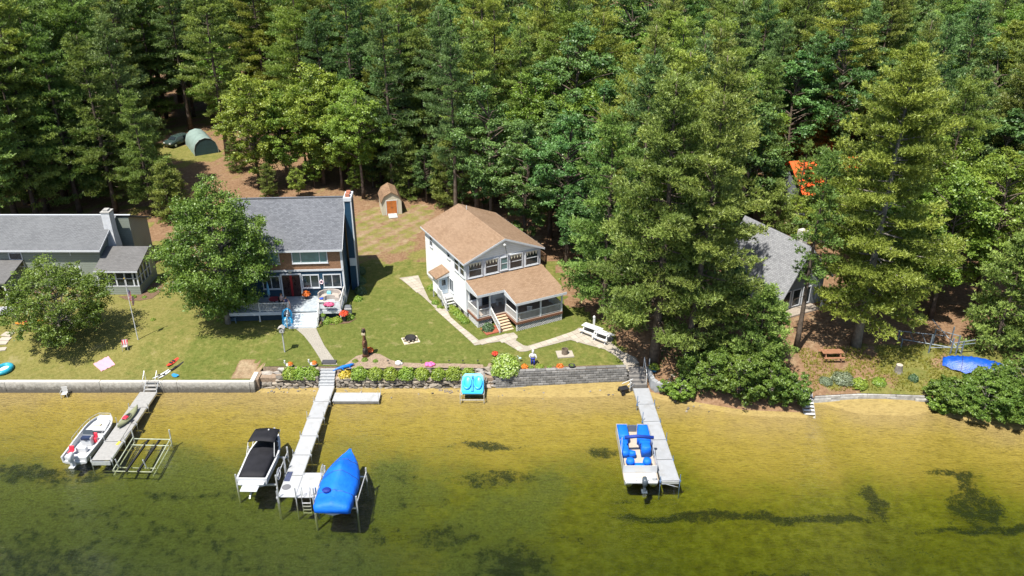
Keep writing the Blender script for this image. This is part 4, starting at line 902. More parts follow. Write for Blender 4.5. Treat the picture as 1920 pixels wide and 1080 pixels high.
def stone(par, c, d, rz=0, pale=False):
    o = bpy.data.objects.new('stone', random.choice(STONES2 if pale else STONES)); col.objects.link(o); o.parent = par
    o.location = c; o.scale = d; o.rotation_euler = (random.uniform(-.06, .06), random.uniform(-.08, .08), rz + random.choice((0, PI)))
def stonerow(par, xa, xb, y, z, h, wmin, wmax, dep, pale=False):
    x = xa
    while x < xb - .1:
        w = min(random.uniform(wmin, wmax), xb - x); hh = h * random.uniform(.95, 1.3)
        stone(par, (x + w / 2, y + random.uniform(-.04, .04), z + h / 2), (w * 1.22, dep, hh * 1.12), 0, pale); x += w
sl_ = thing('stone_wall', 'low field-stone wall and ledges beside the granite steps on the seawall side', 'wall', (-22.4, 61.7, 0))
for i, z in enumerate((-.1, .22, .52, .80)):
    stonerow(sl_, 1.6 if i > 1 else .1, 5.4, .18 + i * .03, z, .33, .35, .7, .5)
stonerow(sl_, .2, 2.0, .75, .5, .3, .7, 1.1, .6, True); stonerow(sl_, .2, 1.9, 1.0, .85, .3, .7, 1.0, .5, True); stonerow(sl_, 1.6, 5.4, 1.0, 1.1, .45, .6, 1.0, .4, True)
sr_ = thing('stone_wall', 'long field-stone wall with shrub terrace below the green lawn', 'wall', (-15.5, 61.65, 0))
for i, z in enumerate((-.1, .2, .47, .73)): stonerow(sr_, .02, 13.3, .2 + i * .03, z, .30, .33, .72, .5)
stonerow(sr_, .1, 13.5, 1.02, 1.02, .28, .5, 1.1, .35); stonerow(sr_, .3, 13.5, 1.08, 1.3, .26, .6, 1.2, .35)
for i in range(5): stonerow(sr_, 12.3, 14.1, .15 + i * .22, .05 + i * .3, .33, .55, .9, .5, True)
MULCH = pm('mulch', (.13, .085, .055), .95, .4, 9, bmp=.03, spec=.1); MULCH2 = pm('grey_mulch', (.24, .18, .13), .95, .35, 7, bmp=.03, spec=.1)
struct(MB().b2((-22.48, 61.5, -.3), (-22.22, 63.4, 1.08)).build('terrace_edge', MULCH2)); struct(MB().b2((-22.2, 61.95, -.4), (-17.02, 62.8, .98)).b2((-22.1, 62.82, -.4), (-1.6, 63.5, 1.56)).build('terrace_soil', MULCH2)); struct(MB().b2((-15.55, 61.9, -.4), (-1.6, 63.1, 1.0)).build('terrace_soil', MULCH2))
# block wall
bw = thing('block_wall', 'grey split-face block retaining wall below the white house lawn', 'wall', (-1.45, 61.75, 0), math.atan2(.95, 11.7))
bm_ = MB().b2((-.5, -.15, -.5), (.5, .15, .5)).build('block', BLK, None, bevel=.04); bme = bm_.data; bpy.data.objects.remove(bm_)
for r in range(7):
    x = -.25 * (r % 2)
    while x < 11.7:
        w = .5; o = bpy.data.objects.new('block', bme); col.objects.link(o); o.parent = bw; o.location = (x + w / 2, .06 * r + random.uniform(-.02, .02), -.02 + .2 * r + .08); o.scale = (w * .97, 1, .185); x += w
for i in range(13):
    o = bpy.data.objects.new('cap_stone', bme); col.objects.link(o); o.parent = bw; o.location = (.45 + i * .9, .50, 1.43); o.scale = (.88, 1.25, .09)
# granite steps
gs = thing('granite_steps', 'grey granite steps from the white dock up to the gravel path', 'steps', (-16.32, 61.45, 0))
GRAN = pm('granite', (.30, .31, .32), .8, .2, 8, bmp=.006)
for i in range(7): MB().b2((-.68, i * .24, -.3 if i == 0 else .45 + i * .175 - .25), (.68, i * .24 + .34, .55 + i * .175)).build('step', GRAN, gs, bevel=.012)
MB().b2((-.64, 1.72, 1.62), (.62, 2.3, 1.76)).build('door_mat', pm('dark_mat', (.05, .05, .055), .9), gs)
# steps to the grey dock
ds = thing('garden_steps', 'shaded dark timber steps with railings leading up from the grey dock', 'steps', (11.1, 61.3, 0), R(2))
for i in range(5): MB().b2((-.72, i * .34, -.3 if i == 0 else .3 + i * .2), (.72, i * .34 + .36, .68 + i * .2)).build('step', pm('dark_timber', (.16, .15, .14), .8, .2), ds)
for s in (.66,):
    hr = MB().tube([(s, .1, .7), (s, .1, 1.6), (s, 1.6, 2.5), (s, 1.6, 1.5)], .035, 6).build('handrail', WHITE, ds)
hr = MB().tube([(-.8, -.2, .2), (-.8, -.2, 1.3)], .035, 6).tube([(-1.5, -.1, .9), (-.6, -.25, 1.45)], .035, 6).build('handrail', WHITE, ds)
cw = thing('curved_wall', 'curved grey concrete wall beside the dark garden steps', 'wall', (0, 0, 0))
pts = [(12.0, 63.4), (12.05, 62.2), (12.15, 61.4), (12.5, 60.95), (13.1, 60.85), (13.9, 60.9)]
inn = [(12.35, 63.4), (12.4, 62.3), (12.5, 61.65), (12.75, 61.3), (13.2, 61.2), (13.9, 61.25)]
for i in range(5): MB().prism([pts[i], pts[i + 1], inn[i + 1], inn[i]], -.4, 1.25 - .06 * i).build('wall_panel', GREYC, cw)
# timber wall
tw = thing('timber_wall', 'low weathered timber retaining wall beside the white shore steps', 'wall', (25.9, 59.55, 0), R(0))
for r in range(3):
    x = -.1 - .8 * (r % 2)
    while x < 9.5:
        yy = .35 * math.sin(max(0, x + 1.2) / 9.6 * PI); MB().box((x + 1.2, yy + .03 * r, .02 + r * .235), (2.36, .24, .225), .08 * math.cos((x + 1.2) / 9.6 * PI)).build('timber', pm('silver_timber', (.34, .33, .31), .85, .3, 3, bmp=.01, rnd=.2), tw); x += 2.4
ws = thing('shore_steps', 'narrow white stairs from the wild bank down into the water', 'steps', (24.95, 57.35, 0), R(-3))
for i in range(8): MB().b2((-.42, i * .26, -.12 + i * .19), (.42, i * .26 + .25, -.06 + i * .19)).build('step', WHITE, ws)
for s in (-1, 1): MB().extr([(s * .46, -.1, -.55), (s * .46, 2.2, 1.1), (s * .46, 2.2, 1.35), (s * .46, -.1, -.3)], (.03, 0, 0)).build('stringer', GREYW, ws)
# ================================================================== docks
WTOP = pm('white_dock_top', (.335, .342, .35), .55, .06, 2, dirt=(.28, .28, .268), rnd=.10); GTOP = pm('grey_dock_top', (.29, .30, .315), .6, .08, 2, dirt=(.25, .25, .25), rnd=.07); WORN = pm('worn_dock_boards', (.27, .265, .252), .75, .14, 4, dirt=(.26, .25, .235))
POLE = pm('dock_pole', (.55, .56, .56), .4, .15, 4, metal=.5)
def dock(name, label, loc, rz, w, n, ln, z, top, posts=True, boards=0, pole=POLE, up=.8):
    d = thing(name, label, 'dock', loc, rz)
    for i in range(n):
        y0 = -ln * (i + 1)
        s = MB().b2((-w / 2, y0 + .04, z - .07), (w / 2, y0 + ln - .04, z)).build('deck_section', top, d, bevel=.008)
        MB().b2((-w / 2 - .03, y0 + .02, z - .2), (-w / 2 - .002, y0 + ln - .02, z - .01)).build('side_rail', ALU, s); MB().b2((w / 2 + .002, y0 + .02, z - .2), (w / 2 + .03, y0 + ln - .02, z - .01)).build('side_rail', ALU, s)
        if boards:
            gb = MB()
            for q in range(1, boards): gb.b2((-w / 2 + .01, y0 + ln * q / boards - .007, z + .0005), (w / 2 - .01, y0 + ln * q / boards + .007, z + .002))
            gb.build('board_gap', BLACKM, s)['kind'] = 'stuff'
        if posts:
            for sx in (-1, 1):
                h = z + random.uniform(.25, up) * (1 if sx < 0 else .75); X = sx * (w / 2 + .07); q = bed_z(loc[0] + X, loc[1] + y0)
                MB().tube([(X, y0 + .08, min(-.2, q) - .05), (X, y0 + .08, h)], .03, 7).b2((X - .06, y0 + .01, z - .2), (X + .06, y0 + .15, z - .04)).build('pole', pole, d)
    return d
md = dock('white_dock', 'long white sectional dock running out from the granite steps', (-16.2, 61.42, 0), 0, 1.22, 6, 2.45, .52, WTOP)
MB().b2((.66, -14.7, .44), (2.08, -11.95, .52)).build('deck_section', WTOP, md, bevel=.008)
for x in (.72, 2.02, -.55): MB().tube([(x, -14.75, -2.3), (x, -14.75, 1.4)], .045, 8).build('pole', POLE, md)
MB().tube([(2.15, -14.6, -2.2), (2.15, -14.6, 1.3)], .05, 8).build('pole', pm('blue_pole', (.08, .16, .32), .4), md)
for x in (-.85, -.78): MB().tube([(x, -11.6, -1.6), (x, -11.6, 1.7)], .035, 8).build('pole', POLE, md)
lad = MB()
for x in (1.15, 1.75): lad.tube([(x, -14.55, .52), (x, -14.55, 1.25), (x, -14.72, 1.4), (x, -14.85, 1.2), (x, -14.85, -1.0)], .022, 6)
for z in (.1, -.2, -.5, -.8): lad.b2((1.15, -14.92, z), (1.75, -14.8, z + .03))
lad.build('ladder', ALU, md)
MB().b2((-.6, -12.95, .524), (-.18, -11.85, .54)).build('mat', pm('dark_blue_mat', (.04, .05, .10), .8, .3), md); MB().lathe([(.32, 0), (.32, .02)], 18, (-.25, -13.6, .524)).build('round_mat', pm('grey_mat', (.12, .12, .13), .9), md)
sf = thing('swim_float', 'low white rectangular float beside the white dock at the beach', 'float', (-13.4, 60.0, 0), 0)
MB().b2((-2.0, -.65, .2), (2.0, .65, .3)).build('deck', WTOP, sf, bevel=.01); MB().b2((-1.95, -.6, .02), (1.95, .6, .2)).build('base', FOUND, sf)
for y in (-.6, .6): MB().tube([(1.98, y, -.3), (1.98, y, 1.3)], .02, 6).build('pole', POLE, sf)
ld = dock('worn_grey_dock', 'weathered grey dock reached by metal stairs from the seawall', (-31.5, 60.5, 0), R(.6), 1.42, 4, 2.38, .5, WORN, boards=0)
MB().b2((-.71, -9.62, .1), (.71, -9.56, .42)).build('end_frame', ALU, ld)
# metal stairs
ms = thing('dock_stairs', 'metal stairs with handrails from the worn grey dock up to the seawall', 'steps', (-31.35, 60.45, .5))
for i in range(3): MB().b2((-.5, .02 + i * .27, .14 + i * .22), (.5, .27 + i * .27, .18 + i * .22)).build('step', WORN, ms)
for s in (-.54, .54): MB().tube([(s, -.05, 0), (s, .75, .68)], .03, 5).tube([(s, .1, .1), (s, .1, 1.05), (s, .78, 1.65), (s, .78, .7)], .025, 6).build('handrail', ALU, ms)
rd = dock('grey_dock', 'clean grey sectional dock below the dark garden steps beside the pontoon boat', (11.25, 61.05, 0), R(2), 1.32, 5, 2.5, .52, GTOP, posts=True, pole=pm('blue_dock_pole', (.10, .17, .30), .45, .2), up=.9)
MB().tube([(-.6, -12.5, .3), (.6, -12.5, -.1)], .03, 5).b2((-.64, -12.52, .2), (.64, -12.46, .44)).build('end_frame', ALU, rd)
# ================================================================== boats
HULL = pm('white_gelcoat', (.46, .47, .48), .2, .03, 1.5, spec=.6); GREYV = pm('grey_vinyl', (.45, .46, .47), .5, .1); REDV = pm('red_vinyl', (.62, .025, .05), .5, .15); NAVYC = pm('black_canvas', (.012, .012, .015), .75, .3, 2, spec=.25); BLUEC = pm('blue_canvas', (.004, .12, .60), .6, .18, 1.1, spec=.3, bmp=.05); TAN = pm('tan_vinyl', (.55, .47, .33), .7, .1)
def hb(t, B, blunt, pw, st=.5): return B / 2 * (.93 + .07 * min(1, t / .4)) if t < st else B / 2 * ((1 - ((t - st) / (1 - st)) ** pw) * (1 - blunt) + blunt)
def hull(par, L, B, H, mat, blunt=.03, pw=2.2, st=.45, floor=None, gun=.13, sheer=.22, n=18):
    rings = []
    for i in range(n + 1):
        t = i / n; w = hb(t, B, blunt, pw, st); zs = H * (1 + sheer * t * t); zk = 0 if t < .6 else H * .75 * ((t - .6) / .4) ** 2.4; zc = zk + (zs - zk) * (.32 + .1 * t)
        g = min(gun, w * .5); zf = floor if floor is not None else zs - .02
        zf = max(zf, zk + .05) if t < .93 else zs - .02
        rings.append([(-w, t * L, zs), (-w * .93, t * L, zc + .04), (-w * .84, t * L, zc), (0, t * L, zk), (w * .84, t * L, zc), (w * .93, t * L, zc + .04), (w, t * L, zs), (w - g, t * L, zs + .015), (w - g * 1.15, t * L, zf), (-(w - g * 1.15), t * L, zf), (-(w - g), t * L, zs + .015)])
    return MB().loft(rings).build('hull', mat, par)
def outboard(par, x, y, z, c1, s=1):
    o = MB().loft([[(x + a * .17 * s * k, y + b * .3 * s * k + .0, z + h * s) for a, b in ((-1, -.7), (-.6, -1), (.6, -1), (1, -.7), (1, .6), (.5, 1), (-.5, 1), (-1, .6))] for h, k in ((0, .7), (.1, .95), (.42, 1), (.55, .8), (.6, .4))]).build('outboard_motor', c1, par, True)
    MB().loft([[(x + a * .08 * s, y + b * .14 * s - .05, z + h * s) for a, b in ((-1, -1), (1, -1), (1, 1), (-1, 1))] for h in (.02, -.75)]).b2((x - .2 * s, y - .35 * s, z - .5 * s), (x + .2 * s, y + .1, z - .47 * s)).build('lower_unit', c1, o)
    pp = MB()
    for i in range(3): pp.box((x, y - .3 * s, z - .7 * s), (.34 * s, .02, .09), ry=i * PI / 3)
    pp.build('propeller', METAL, o); return o
# centre console
b1 = thing('motor_boat', 'open white centre-console motorboat with red seats tied to the worn dock', 'boat', (-33.62, 51.25, -.25), R(-1.5))
hull(b1, 5.4, 2.15, .82, HULL, blunt=.42, pw=3.0, st=.6, floor=.42)
MB().prism([(-.80, 3.5), (.80, 3.5), (.66, 4.6), (.40, 5.1), (-.40, 5.1), (-.66, 4.6)], .75, .84).build('bow_deck', HULL, b1)
cn = MB().b2((-.42, 1.95, .42), (.42, 2.6, 1.15)).build('console', HULL, b1, bevel=.04)
MB().extr([(-.4, 2.42, 1.15), (.4, 2.42, 1.15), (.36, 2.6, 1.5), (-.36, 2.6, 1.5)], (0, .02, 0)).build('windshield', pm('smoked_screen', (.05, .06, .07), .1), cn); MB().b2((-.36, 1.93, .98), (.36, 2.35, 1.17)).build('dash', pm('dark_dash', (.02, .03, .07), .4), cn)
MB().tube([(-.1, 1.9, 1.02), (.05, 1.85, 1.12), (.2, 1.9, 1.02), (.05, 1.93, .9), (-.1, 1.9, 1.02)], .015, 5).build('steering_wheel', BLACKM, cn)
MB().b2((-.4, 1.1, .42), (.4, 1.45, .85)).build('helm_seat', HULL, b1, bevel=.03); MB().b2((-.8, .12, .42), (.8, .5, .75)).build('stern_bench', GREYV, b1, bevel=.03)
MB().b2((-.75, .55, .76), (-.35, .95, .84)).box((-.55, .92, 1.0), (.4, .09, .4), rx=-.2).build('red_seat', REDV, b1, bevel=.03); MB().b2((.32, 2.3, .45), (.66, 2.62, .9)).box((.5, 2.6, 1.02), (.36, .1, .42), rx=-.15).build('red_seat', REDV, b1, bevel=.03)
MB().b2((-.45, 4.0, .85), (.2, 4.3, .95)).build('cushion', TAN, b1, bevel=.04)
rl = MB(); tp_ = []
for i in range(9):
    t = .35 + .65 * (i / 8 if i < 8 else .98); w = hb(min(t, .99), 2.15, .42, 3.0, .6) - .05; tp_.append((w, min(t, .985) * 5.4))
path = [(-w, y, 1.22) for w, y in tp_] + [(w, y, 1.22) for w, y in tp_[::-1]]
rl.tube(path, .018, 6)
for w, y in tp_[::2]:
    for s in (-1, 1): rl.tube([(s * w, y, .85), (s * w, y, 1.22)], .014, 5)
rl.build('bow_rail', ALU, b1); outboard(b1, 0, -.25, .75, HULL, 1.05)
# boat on lift, black cover
b2 = thing('covered_speedboat', 'white speedboat under black cover and raised black canopy on a lift', 'boat', (-18.85, 47.7, .45), R(-1))
hull(b2, 6.1, 2.38, .95, HULL, blunt=.03, pw=2.3, st=.42, sheer=.12)
rings = []
for i in range(9):
    t = .02 + .66 * i / 8; w = hb(t, 2.38, .03, 2.3, .42) - .12; z0 = .95 * (1 + .12 * t * t) + .02; cr = .12 + .22 * math.sin(min(1, t / .5) * PI / 2)
    rings.append([(-w, t * 6.1, z0), (-w * .75, t * 6.1, z0 + cr * .75), (0, t * 6.1, z0 + cr * (1 + .08 * math.sin(i * 2))), (w * .75, t * 6.1, z0 + cr * .75), (w, t * 6.1, z0)])
MB().loft(rings, True).build('cockpit_cover', NAVYC, b2, True)
rings = [[(x * (1 - .05 * q), 2.9 + 1.75 * q, 2.05 + .12 * (1 - (x / 1.0) ** 2) - .1 * q * q) for x in (-1.0, -.6, 0, .6, 1.0)] + [(x * (1 - .05 * q), 2.9 + 1.75 * q, 2.0 + .12 * (1 - (x / 1.0) ** 2) - .1 * q * q) for x in (1.0, .6, 0, -.6, -1.0)] for q in (0, .33, .66, 1)]
MB().loft(rings).build('canopy', NAVYC, b2, True)
fm = MB()
for s in (-1, 1): fm.tube([(s * .98, 2.95, 2.03), (s * 1.05, 2.3, 1.15)], .025, 5).tube([(s * .95, 4.6, 1.95), (s * .98, 3.6, 1.15)], .025, 5)
fm.build('canopy_frame', WHITE, b2)
bw_ = [(hb(t, 2.38, .03, 2.3, .42) - .2, t * 6.1) for t in (.74, .8, .86, .92, .95)]
MB().prism([(-w, y) for w, y in bw_] + [(w, y) for w, y in bw_[::-1]], 1.02, 1.12).build('bow_cover', NAVYC, b2)
MB().b2((-.95, -.35, .62), (.95, .02, .72)).build('stern_deck', HULL, b2, bevel=.02); MB().b2((-.62, -.95, .5), (.62, -.3, .6)).build('swim_platform', HULL, b2, bevel=.03)
MB().b2((-.55, -.88, .6), (.55, -.4, .615)).b2((-.85, -.3, .72), (.3, .0, .735)).b2((.4, -.3, .72), (.85, .0, .735)).build('deck_pad', GREYV, b2); MB().ball((.2, 4.3, 2.15), .07).build('tow_light', WHITE, b2)
outd = MB().tube([(0, -.5, .1), (0, -.9, -.15)], .06, 6).build('drive_unit', METAL, b2)
# boat on lift, blue cover
b3 = thing('tarped_boat', 'boat fully wrapped in a bright blue cover on a lift beside the white dock', 'boat', (-12.5, 44.75, .55), R(-2))
hull(b3, 5.75, 2.3, .85, HULL, blunt=.04, pw=2.0, st=.4)
rings = []
for i in range(25):
    t = -.03 + 1.07 * i / 24; tc = max(0, min(1, t)); w = (hb(tc, 2.62, .07, 2.0, .4) + .05) * (1 if t > -.02 else .9) * (1 if t < 1.02 else .6)
    pk = .28 + .75 * math.exp(-((t - .55) / .17) ** 2) + .25 * math.exp(-((t - .28) / .12) ** 2) - (.28 * max(0, t - .8) / .2)
    z0 = .55 + .14 * tc; row = []
    for j in range(17):
        a = j / 16 * 2 - 1; fold = (.045 * math.sin(j * 2.3 + i * 1.7) + .05 * math.sin(i * 2.9 - j * 1.1)) * (1 - abs(a))
        if abs(a) > .86: row.append((a / abs(a) * w * (1.0 + .02 * math.sin(i * 2.2)), t * 6.1, z0 - .38 + .68 * (1 - abs(a)) / .14))
        else: row.append((a / .86 * w * .985, t * 6.1, z0 + .30 + pk * (1 - abs(a / .86) ** 1.25) + fold))
    if i == 0: row = [(x, y, .62 + (z - .62) * .6) for x, y, z in row]
    if i >= 23: row = [(x, y, max(.72, min(1.22, z))) for x, y, z in row]
    rings.append(row)
MB().loft(rings, True).build('cover', BLUEC, b3, True)
for i in (5, 11, 17): MB().tube([(x * 1.004, y, z + .012) for x, y, z in rings[i]], .018, 4, False).build('strap', BLACKM, b3)
MB().ball((-.55, 1.15, 1.30), (.34, .28, .10), 10, 6).build('cover_pocket', pm('dark_blue_canvas', (.004, .02, .2), .6), b3)
def lift(label, loc, rz, w, ln, hgt, deep, wheel=None, cr=.35):
    t = thing('boat_lift', label, 'boat lift', loc, rz)
    for x in (-w / 2, w / 2):
        for y in (0, ln): MB().b2((x - .05, y - .05, -deep), (x + .05, y + .05, hgt + random.uniform(-.1, .15))).build('corner_post', POLE, t)
        MB().tube([(x, 0, .9), (x, ln, .9)], .04, 6).build('side_beam', POLE, t); MB().tube([(x, 0, -deep + .1), (x, ln, -deep + .1)], .05, 6).build('base_beam', POLE, t)
    for y in (.0, ln): MB().b2((-w / 2, y - .05, cr - .1), (w / 2, y + .05, cr)).build('cross_beam', ALU, t)
    for x in (-.55, .55): MB().b2((x - .06, -.2, cr), (x + .06, ln + .2, cr + .1)).build('bunk', pm('grey_bunk', (.10, .10, .11), .9), t)
    if wheel:
        x, y = wheel; q = [(x, y + .45 * math.cos(a), 1.15 + .45 * math.sin(a)) for a in np.linspace(0, 2 * PI, 21)]; wm = MB().tube(q, .025, 6, False)
        for a in (0, 1.05, 2.1): wm.bar((x, y - .45 * math.cos(a), 1.15 - .45 * math.sin(a)), (x, y + .45 * math.cos(a), 1.15 + .45 * math.sin(a)), .025)
        wm.build('winch_wheel', ALU, t)
    return t
lift('metal boat lift cradling the black-covered speedboat', (-18.75, 48.3, 0), R(-1), 2.95, 3.2, 1.35, 2.2, (1.62, .3), .42)
lift('metal boat lift cradling the blue-covered boat', (-12.45, 45.7, 0), R(-2), 3.05, 3.4, 1.35, 2.5, (-1.65, 3.2), .5)
el = thing('empty_boat_lift', 'empty boat lift frame standing in the shallows beside the worn grey dock', 'boat lift', (-28.85, 50.55, 0), R(-2)); el.scale = (.95, .9, 1)
GRN = pm('algae_metal', (.34, .37, .27), .6, .2, 3)
for x in (-1.6, 1.6):
    MB().tube([(x, -.2, -.5), (x, 3.9, -.15)], .05, 6).build('base_beam', GRN, el); MB().tube([(x, -.2, -.05), (x, 3.9, .35)], .045, 6).build('side_beam', GRN, el)
    MB().tube([(x * .98, 3.9, -.6), (x * 1.0, 3.9, 1.15)], .06, 8).build('corner_post', POLE, el)
for y, z in ((-.2, -.1), (.5, -.25), (3.3, .0), (3.9, .2)): MB().tube([(-1.6, y, z), (1.6, y, z)], .045, 6).build('cross_beam', GRN, el)
for x in (-.45, .5): MB().b2((x - .07, -.3, -.08), (x + .07, 4.2, .06)).build('bunk', pm('black_bunk', (.012, .012, .012), .9), el)
for x in (-1.3, .95): MB().tube([(x, .3, -.1), (x - .1, .2, .75)], .05, 8).build('guide_post', POLE, el)
# pontoon
b4 = thing('pontoon_boat', 'white pontoon boat with blue covered seats moored at the grey dock', 'boat', (9.55, 48.7, 0), R(-.5))
for s in (-1, 1): MB().tube([(s * .92, 0, .12), (s * .92, 5.3, .12), (s * .92, 5.8, .2), (s * .92, 6.05, .34)], [.3, .3, .22, .05], 12).build('pontoon', ALU, b4, True)
MB().b2((-1.28, -.1, .42), (1.28, 6.0, .52)).build('deck', pm('beige_carpet', (.36, .31, .25), .9, .08), b4)
fe = MB()
for a, b in (((-1.26, .75), (-1.26, 5.95)), ((1.26, .75), (1.26, 2.2)), ((1.26, 2.9), (1.26, 5.95)), ((-1.26, 5.95), (-.38, 5.95)), ((.38, 5.95), (1.26, 5.95)), ((-1.26, .75), (1.26, .75))):
    dx, dy = b[0] - a[0], b[1] - a[1]; fe.box(((a[0] + b[0]) / 2, (a[1] + b[1]) / 2, .86), (math.hypot(dx, dy), .035, .66), math.atan2(dy, dx))
fe.build('fence_panel', HULL, b4)
fr2 = MB()
for a, b in (((-1.26, .75), (-1.26, 5.95)), ((1.26, .75), (1.26, 5.95)), ((-1.26, 5.95), (-.38, 5.95)), ((.38, 5.95), (1.26, 5.95))): fr2.tube([(*a, 1.23), (*b, 1.23)], .025, 6)
fr2.build('fence_rail', ALU, b4); MB().b2((-.36, 5.9, .56), (.36, 5.96, 1.15)).build('bow_gate', pm('dark_panel', (.10, .12, .16), .4), b4)
def cushion(pts, z0, z1, mat, name):
    c = [sum(p[0] for p in pts) / len(pts), sum(p[1] for p in pts) / len(pts)]; sh = lambda k: [(c[0] + (x - c[0]) * k, c[1] + (y - c[1]) * k) for x, y in pts]
    MB().loft([[(x, y, z) for x, y in sh(k)] for z, k in ((z0, 1), (z0 + (z1 - z0) * .6, 1.02), (z1 - .06, .95), (z1, .75))]).build(name, mat, b4, True)
cushion([(-1.22, 4.3), (-.42, 4.3), (-.42, 5.9), (-1.22, 5.9)], .52, 1.32, BLUEC, 'covered_seat'); cushion([(-1.22, 2.5), (-.62, 2.5), (-.55, 4.2), (-1.22, 4.25)], .52, 1.1, BLUEC, 'covered_seat'); cushion([(-.6, 2.45), (-.1, 2.45), (-.1, 2.75), (-.6, 2.95)], .52, 1.05, BLUEC, 'covered_seat')
cushion([(.2, 4.2), (1.22, 4.0), (1.22, 5.9), (.42, 5.9)], .52, 1.32, BLUEC, 'covered_seat'); cushion([(.4, 3.3), (1.1, 3.3), (1.22, 4.0), (.3, 4.15)], .52, 1.1, BLUEC, 'covered_seat'); cushion([(.35, 2.6), (1.05, 2.6), (1.05, 3.3), (.35, 3.3)], .52, 1.45, BLUEC, 'covered_helm')
for x in (-.65, .62): MB().lathe([(.3, 0), (.34, .18), (.3, .4), (.12, .46)], 12, (x, 1.55, .75)).build('covered_chair', BLUEC, b4, True)
cushion([(-.35, 1.0), (.4, 1.0), (.4, 1.45), (-.35, 1.45)], .52, .95, BLUEC, 'covered_table')
bi = MB().tube([(-.95, 3.1, 2.02), (0, 3.12, 2.12), (1.25, 3.1, 2.02)], .14, 10).build('folded_bimini', pm('navy_canvas', (.005, .03, .22), .6), b4, True)
bf = MB()
for s in (-1, 1): bf.tube([(s * 1.15, 3.1, 2.0), (s * 1.26, 2.2, 1.2)], .02, 5).tube([(s * 1.15, 3.1, 2.0), (s * 1.26, 3.7, 1.2)], .02, 5)
bf.build('bimini_frame', ALU, b4)
MB().b2((-1.2, -.35, .36), (1.2, .7, .56)).build('stern_deck', HULL, b4, bevel=.05); MB().b2((-.35, .05, .565), (.35, .62, .60)).build('stern_pad', TAN, b4); MB().b2((.75, -.2, .56), (1.12, .4, .85)).build('motor_well', HULL, b4, bevel=.05)
MB().tube([(-.45, -.3, .55), (-.45, -.3, 1.0), (.45, -.3, 1.0), (.45, -.3, .55)], .022, 6).build('stern_rail', ALU, b4); outboard(b4, .15, -.65, .55, pm('dark_grey_motor', (.06, .075, .09), .3), 1.05)
# pedal boat on rack
rk = thing('boat_rack', 'pipe rack standing at the sandy water edge below the stone wall', 'rack', (-3.42, 59.5, 0))
for s in (-1, 1): MB().tube([(s * 1.02, 0, -.1), (s * 1.02, 0, .95), ], .035, 6).tube([(s * 1.02, 2.2, -.1), (s * 1.02, 2.2, 1.5)], .035, 6).tube([(s * 1.02, 0, .45), (s * 1.02, 2.2, .85)], .03, 6).build('side_frame', POLE, rk)
for y, z in ((0, .3), (.5, .55), (2.0, .75)): MB().tube([(-1.02, y, z), (1.02, y, z)], .03, 6).build('cross_beam', POLE, rk)
pb = thing('pedal_boat', 'bright blue two-seat pedal boat tipped up on its pipe rack', 'boat', (-3.42, 59.95, .52)); pb.rotation_euler = (R(26), 0, 0)
SKYB = pm('sky_blue_plastic', (.03, .33, .62), .35, .1, 2, spec=.5)
MB().loft([[(-.88 * k, y, z), (-.95 * k, y, z + .16), (.95 * k, y, z + .16), (.88 * k, y, z)] for y, k, z in ((0, .9, .05), (.3, 1, .0), (1.3, 1, 0), (1.75, .93, .05), (2.0, .7, .1))]).build('hull', SKYB, pb)
for s in (-1, 1):
    MB().loft([[(s * .47 + a * .38 * k, 1.05 + b * .68 * k, .18 + h) for a, b in [(math.cos(q), math.sin(q)) for q in np.linspace(0, 2 * PI, 15)[:-1]]] for h, k in ((0, 1), (.14, .98), (.2, .85), (.13, .68), (.10, .3))]).build('seat', SKYB, pb, True)
MB().b2((-.09, .2, .165), (.09, 1.75, .30)).build('centre_console', pm('blue_console', (.02, .22, .45), .4), pb); MB().tube([(0, 1.45, .3), (0, 1.5, .5)], .03, 6).build('tiller', BLACKM, pb)
# kayak on the worn dock
OLIVE = pm('olive_plastic', (.20, .21, .12), .5, .1)
ky = thing('kayak', 'olive sit-in kayak lying on the worn grey dock', 'kayak', (-31.75, 54.9, .5), R(-8))
def kayak(par, L, B, H, mat, cock=True):
    rings = []
    for i in range(13):
        t = i / 12; w = B / 2 * max(.03, math.sin(PI * min(1, max(0, t))) ** .62); zk = .16 * abs(2 * t - 1) ** 3
        rings.append([(w * math.cos(a), t * L, zk + H * .45 + (H * .5) * math.sin(a) * (1 if math.sin(a) > 0 else .9)) for a in np.linspace(0, 2 * PI, 11)[:-1]])
    MB().loft(rings).build('hull', mat, par, True)
    if cock:
        q = [(.24 * math.cos(a), L * .45 + .55 * math.sin(a), H * .97) for a in np.linspace(0, 2 * PI, 17)[:-1]]
        MB().loft([q, [(x, y, z + .02) for x, y, z in q]]).build('cockpit', BLACKM, par); MB().tube(q + [q[0]], .035, 6, False).build('coaming', mat, par)
        MB().b2((-.2, L * .32, H), (.2, L * .45, H + .12)).build('seat', REDV, par, bevel=.03)
kayak(ky, 3.0, .74, .34, OLIVE)
pd = thing('paddle', 'black kayak paddle with a yellow blade leaning on the worn dock edge', 'paddle', (-30.95, 53.3, .52), R(-6))
MB().tube([(0, 0, .0), (0, 2.0, .42)], .02, 6).build('shaft', BLACKM, pd); MB().box((0, -.2, .0), (.2, .42, .03)).build('blade', pm('yellow_plastic', (.7, .5, .05), .5), pd); MB().box((0, 2.15, .45), (.18, .4, .03)).build('blade', BLACKM, pd)
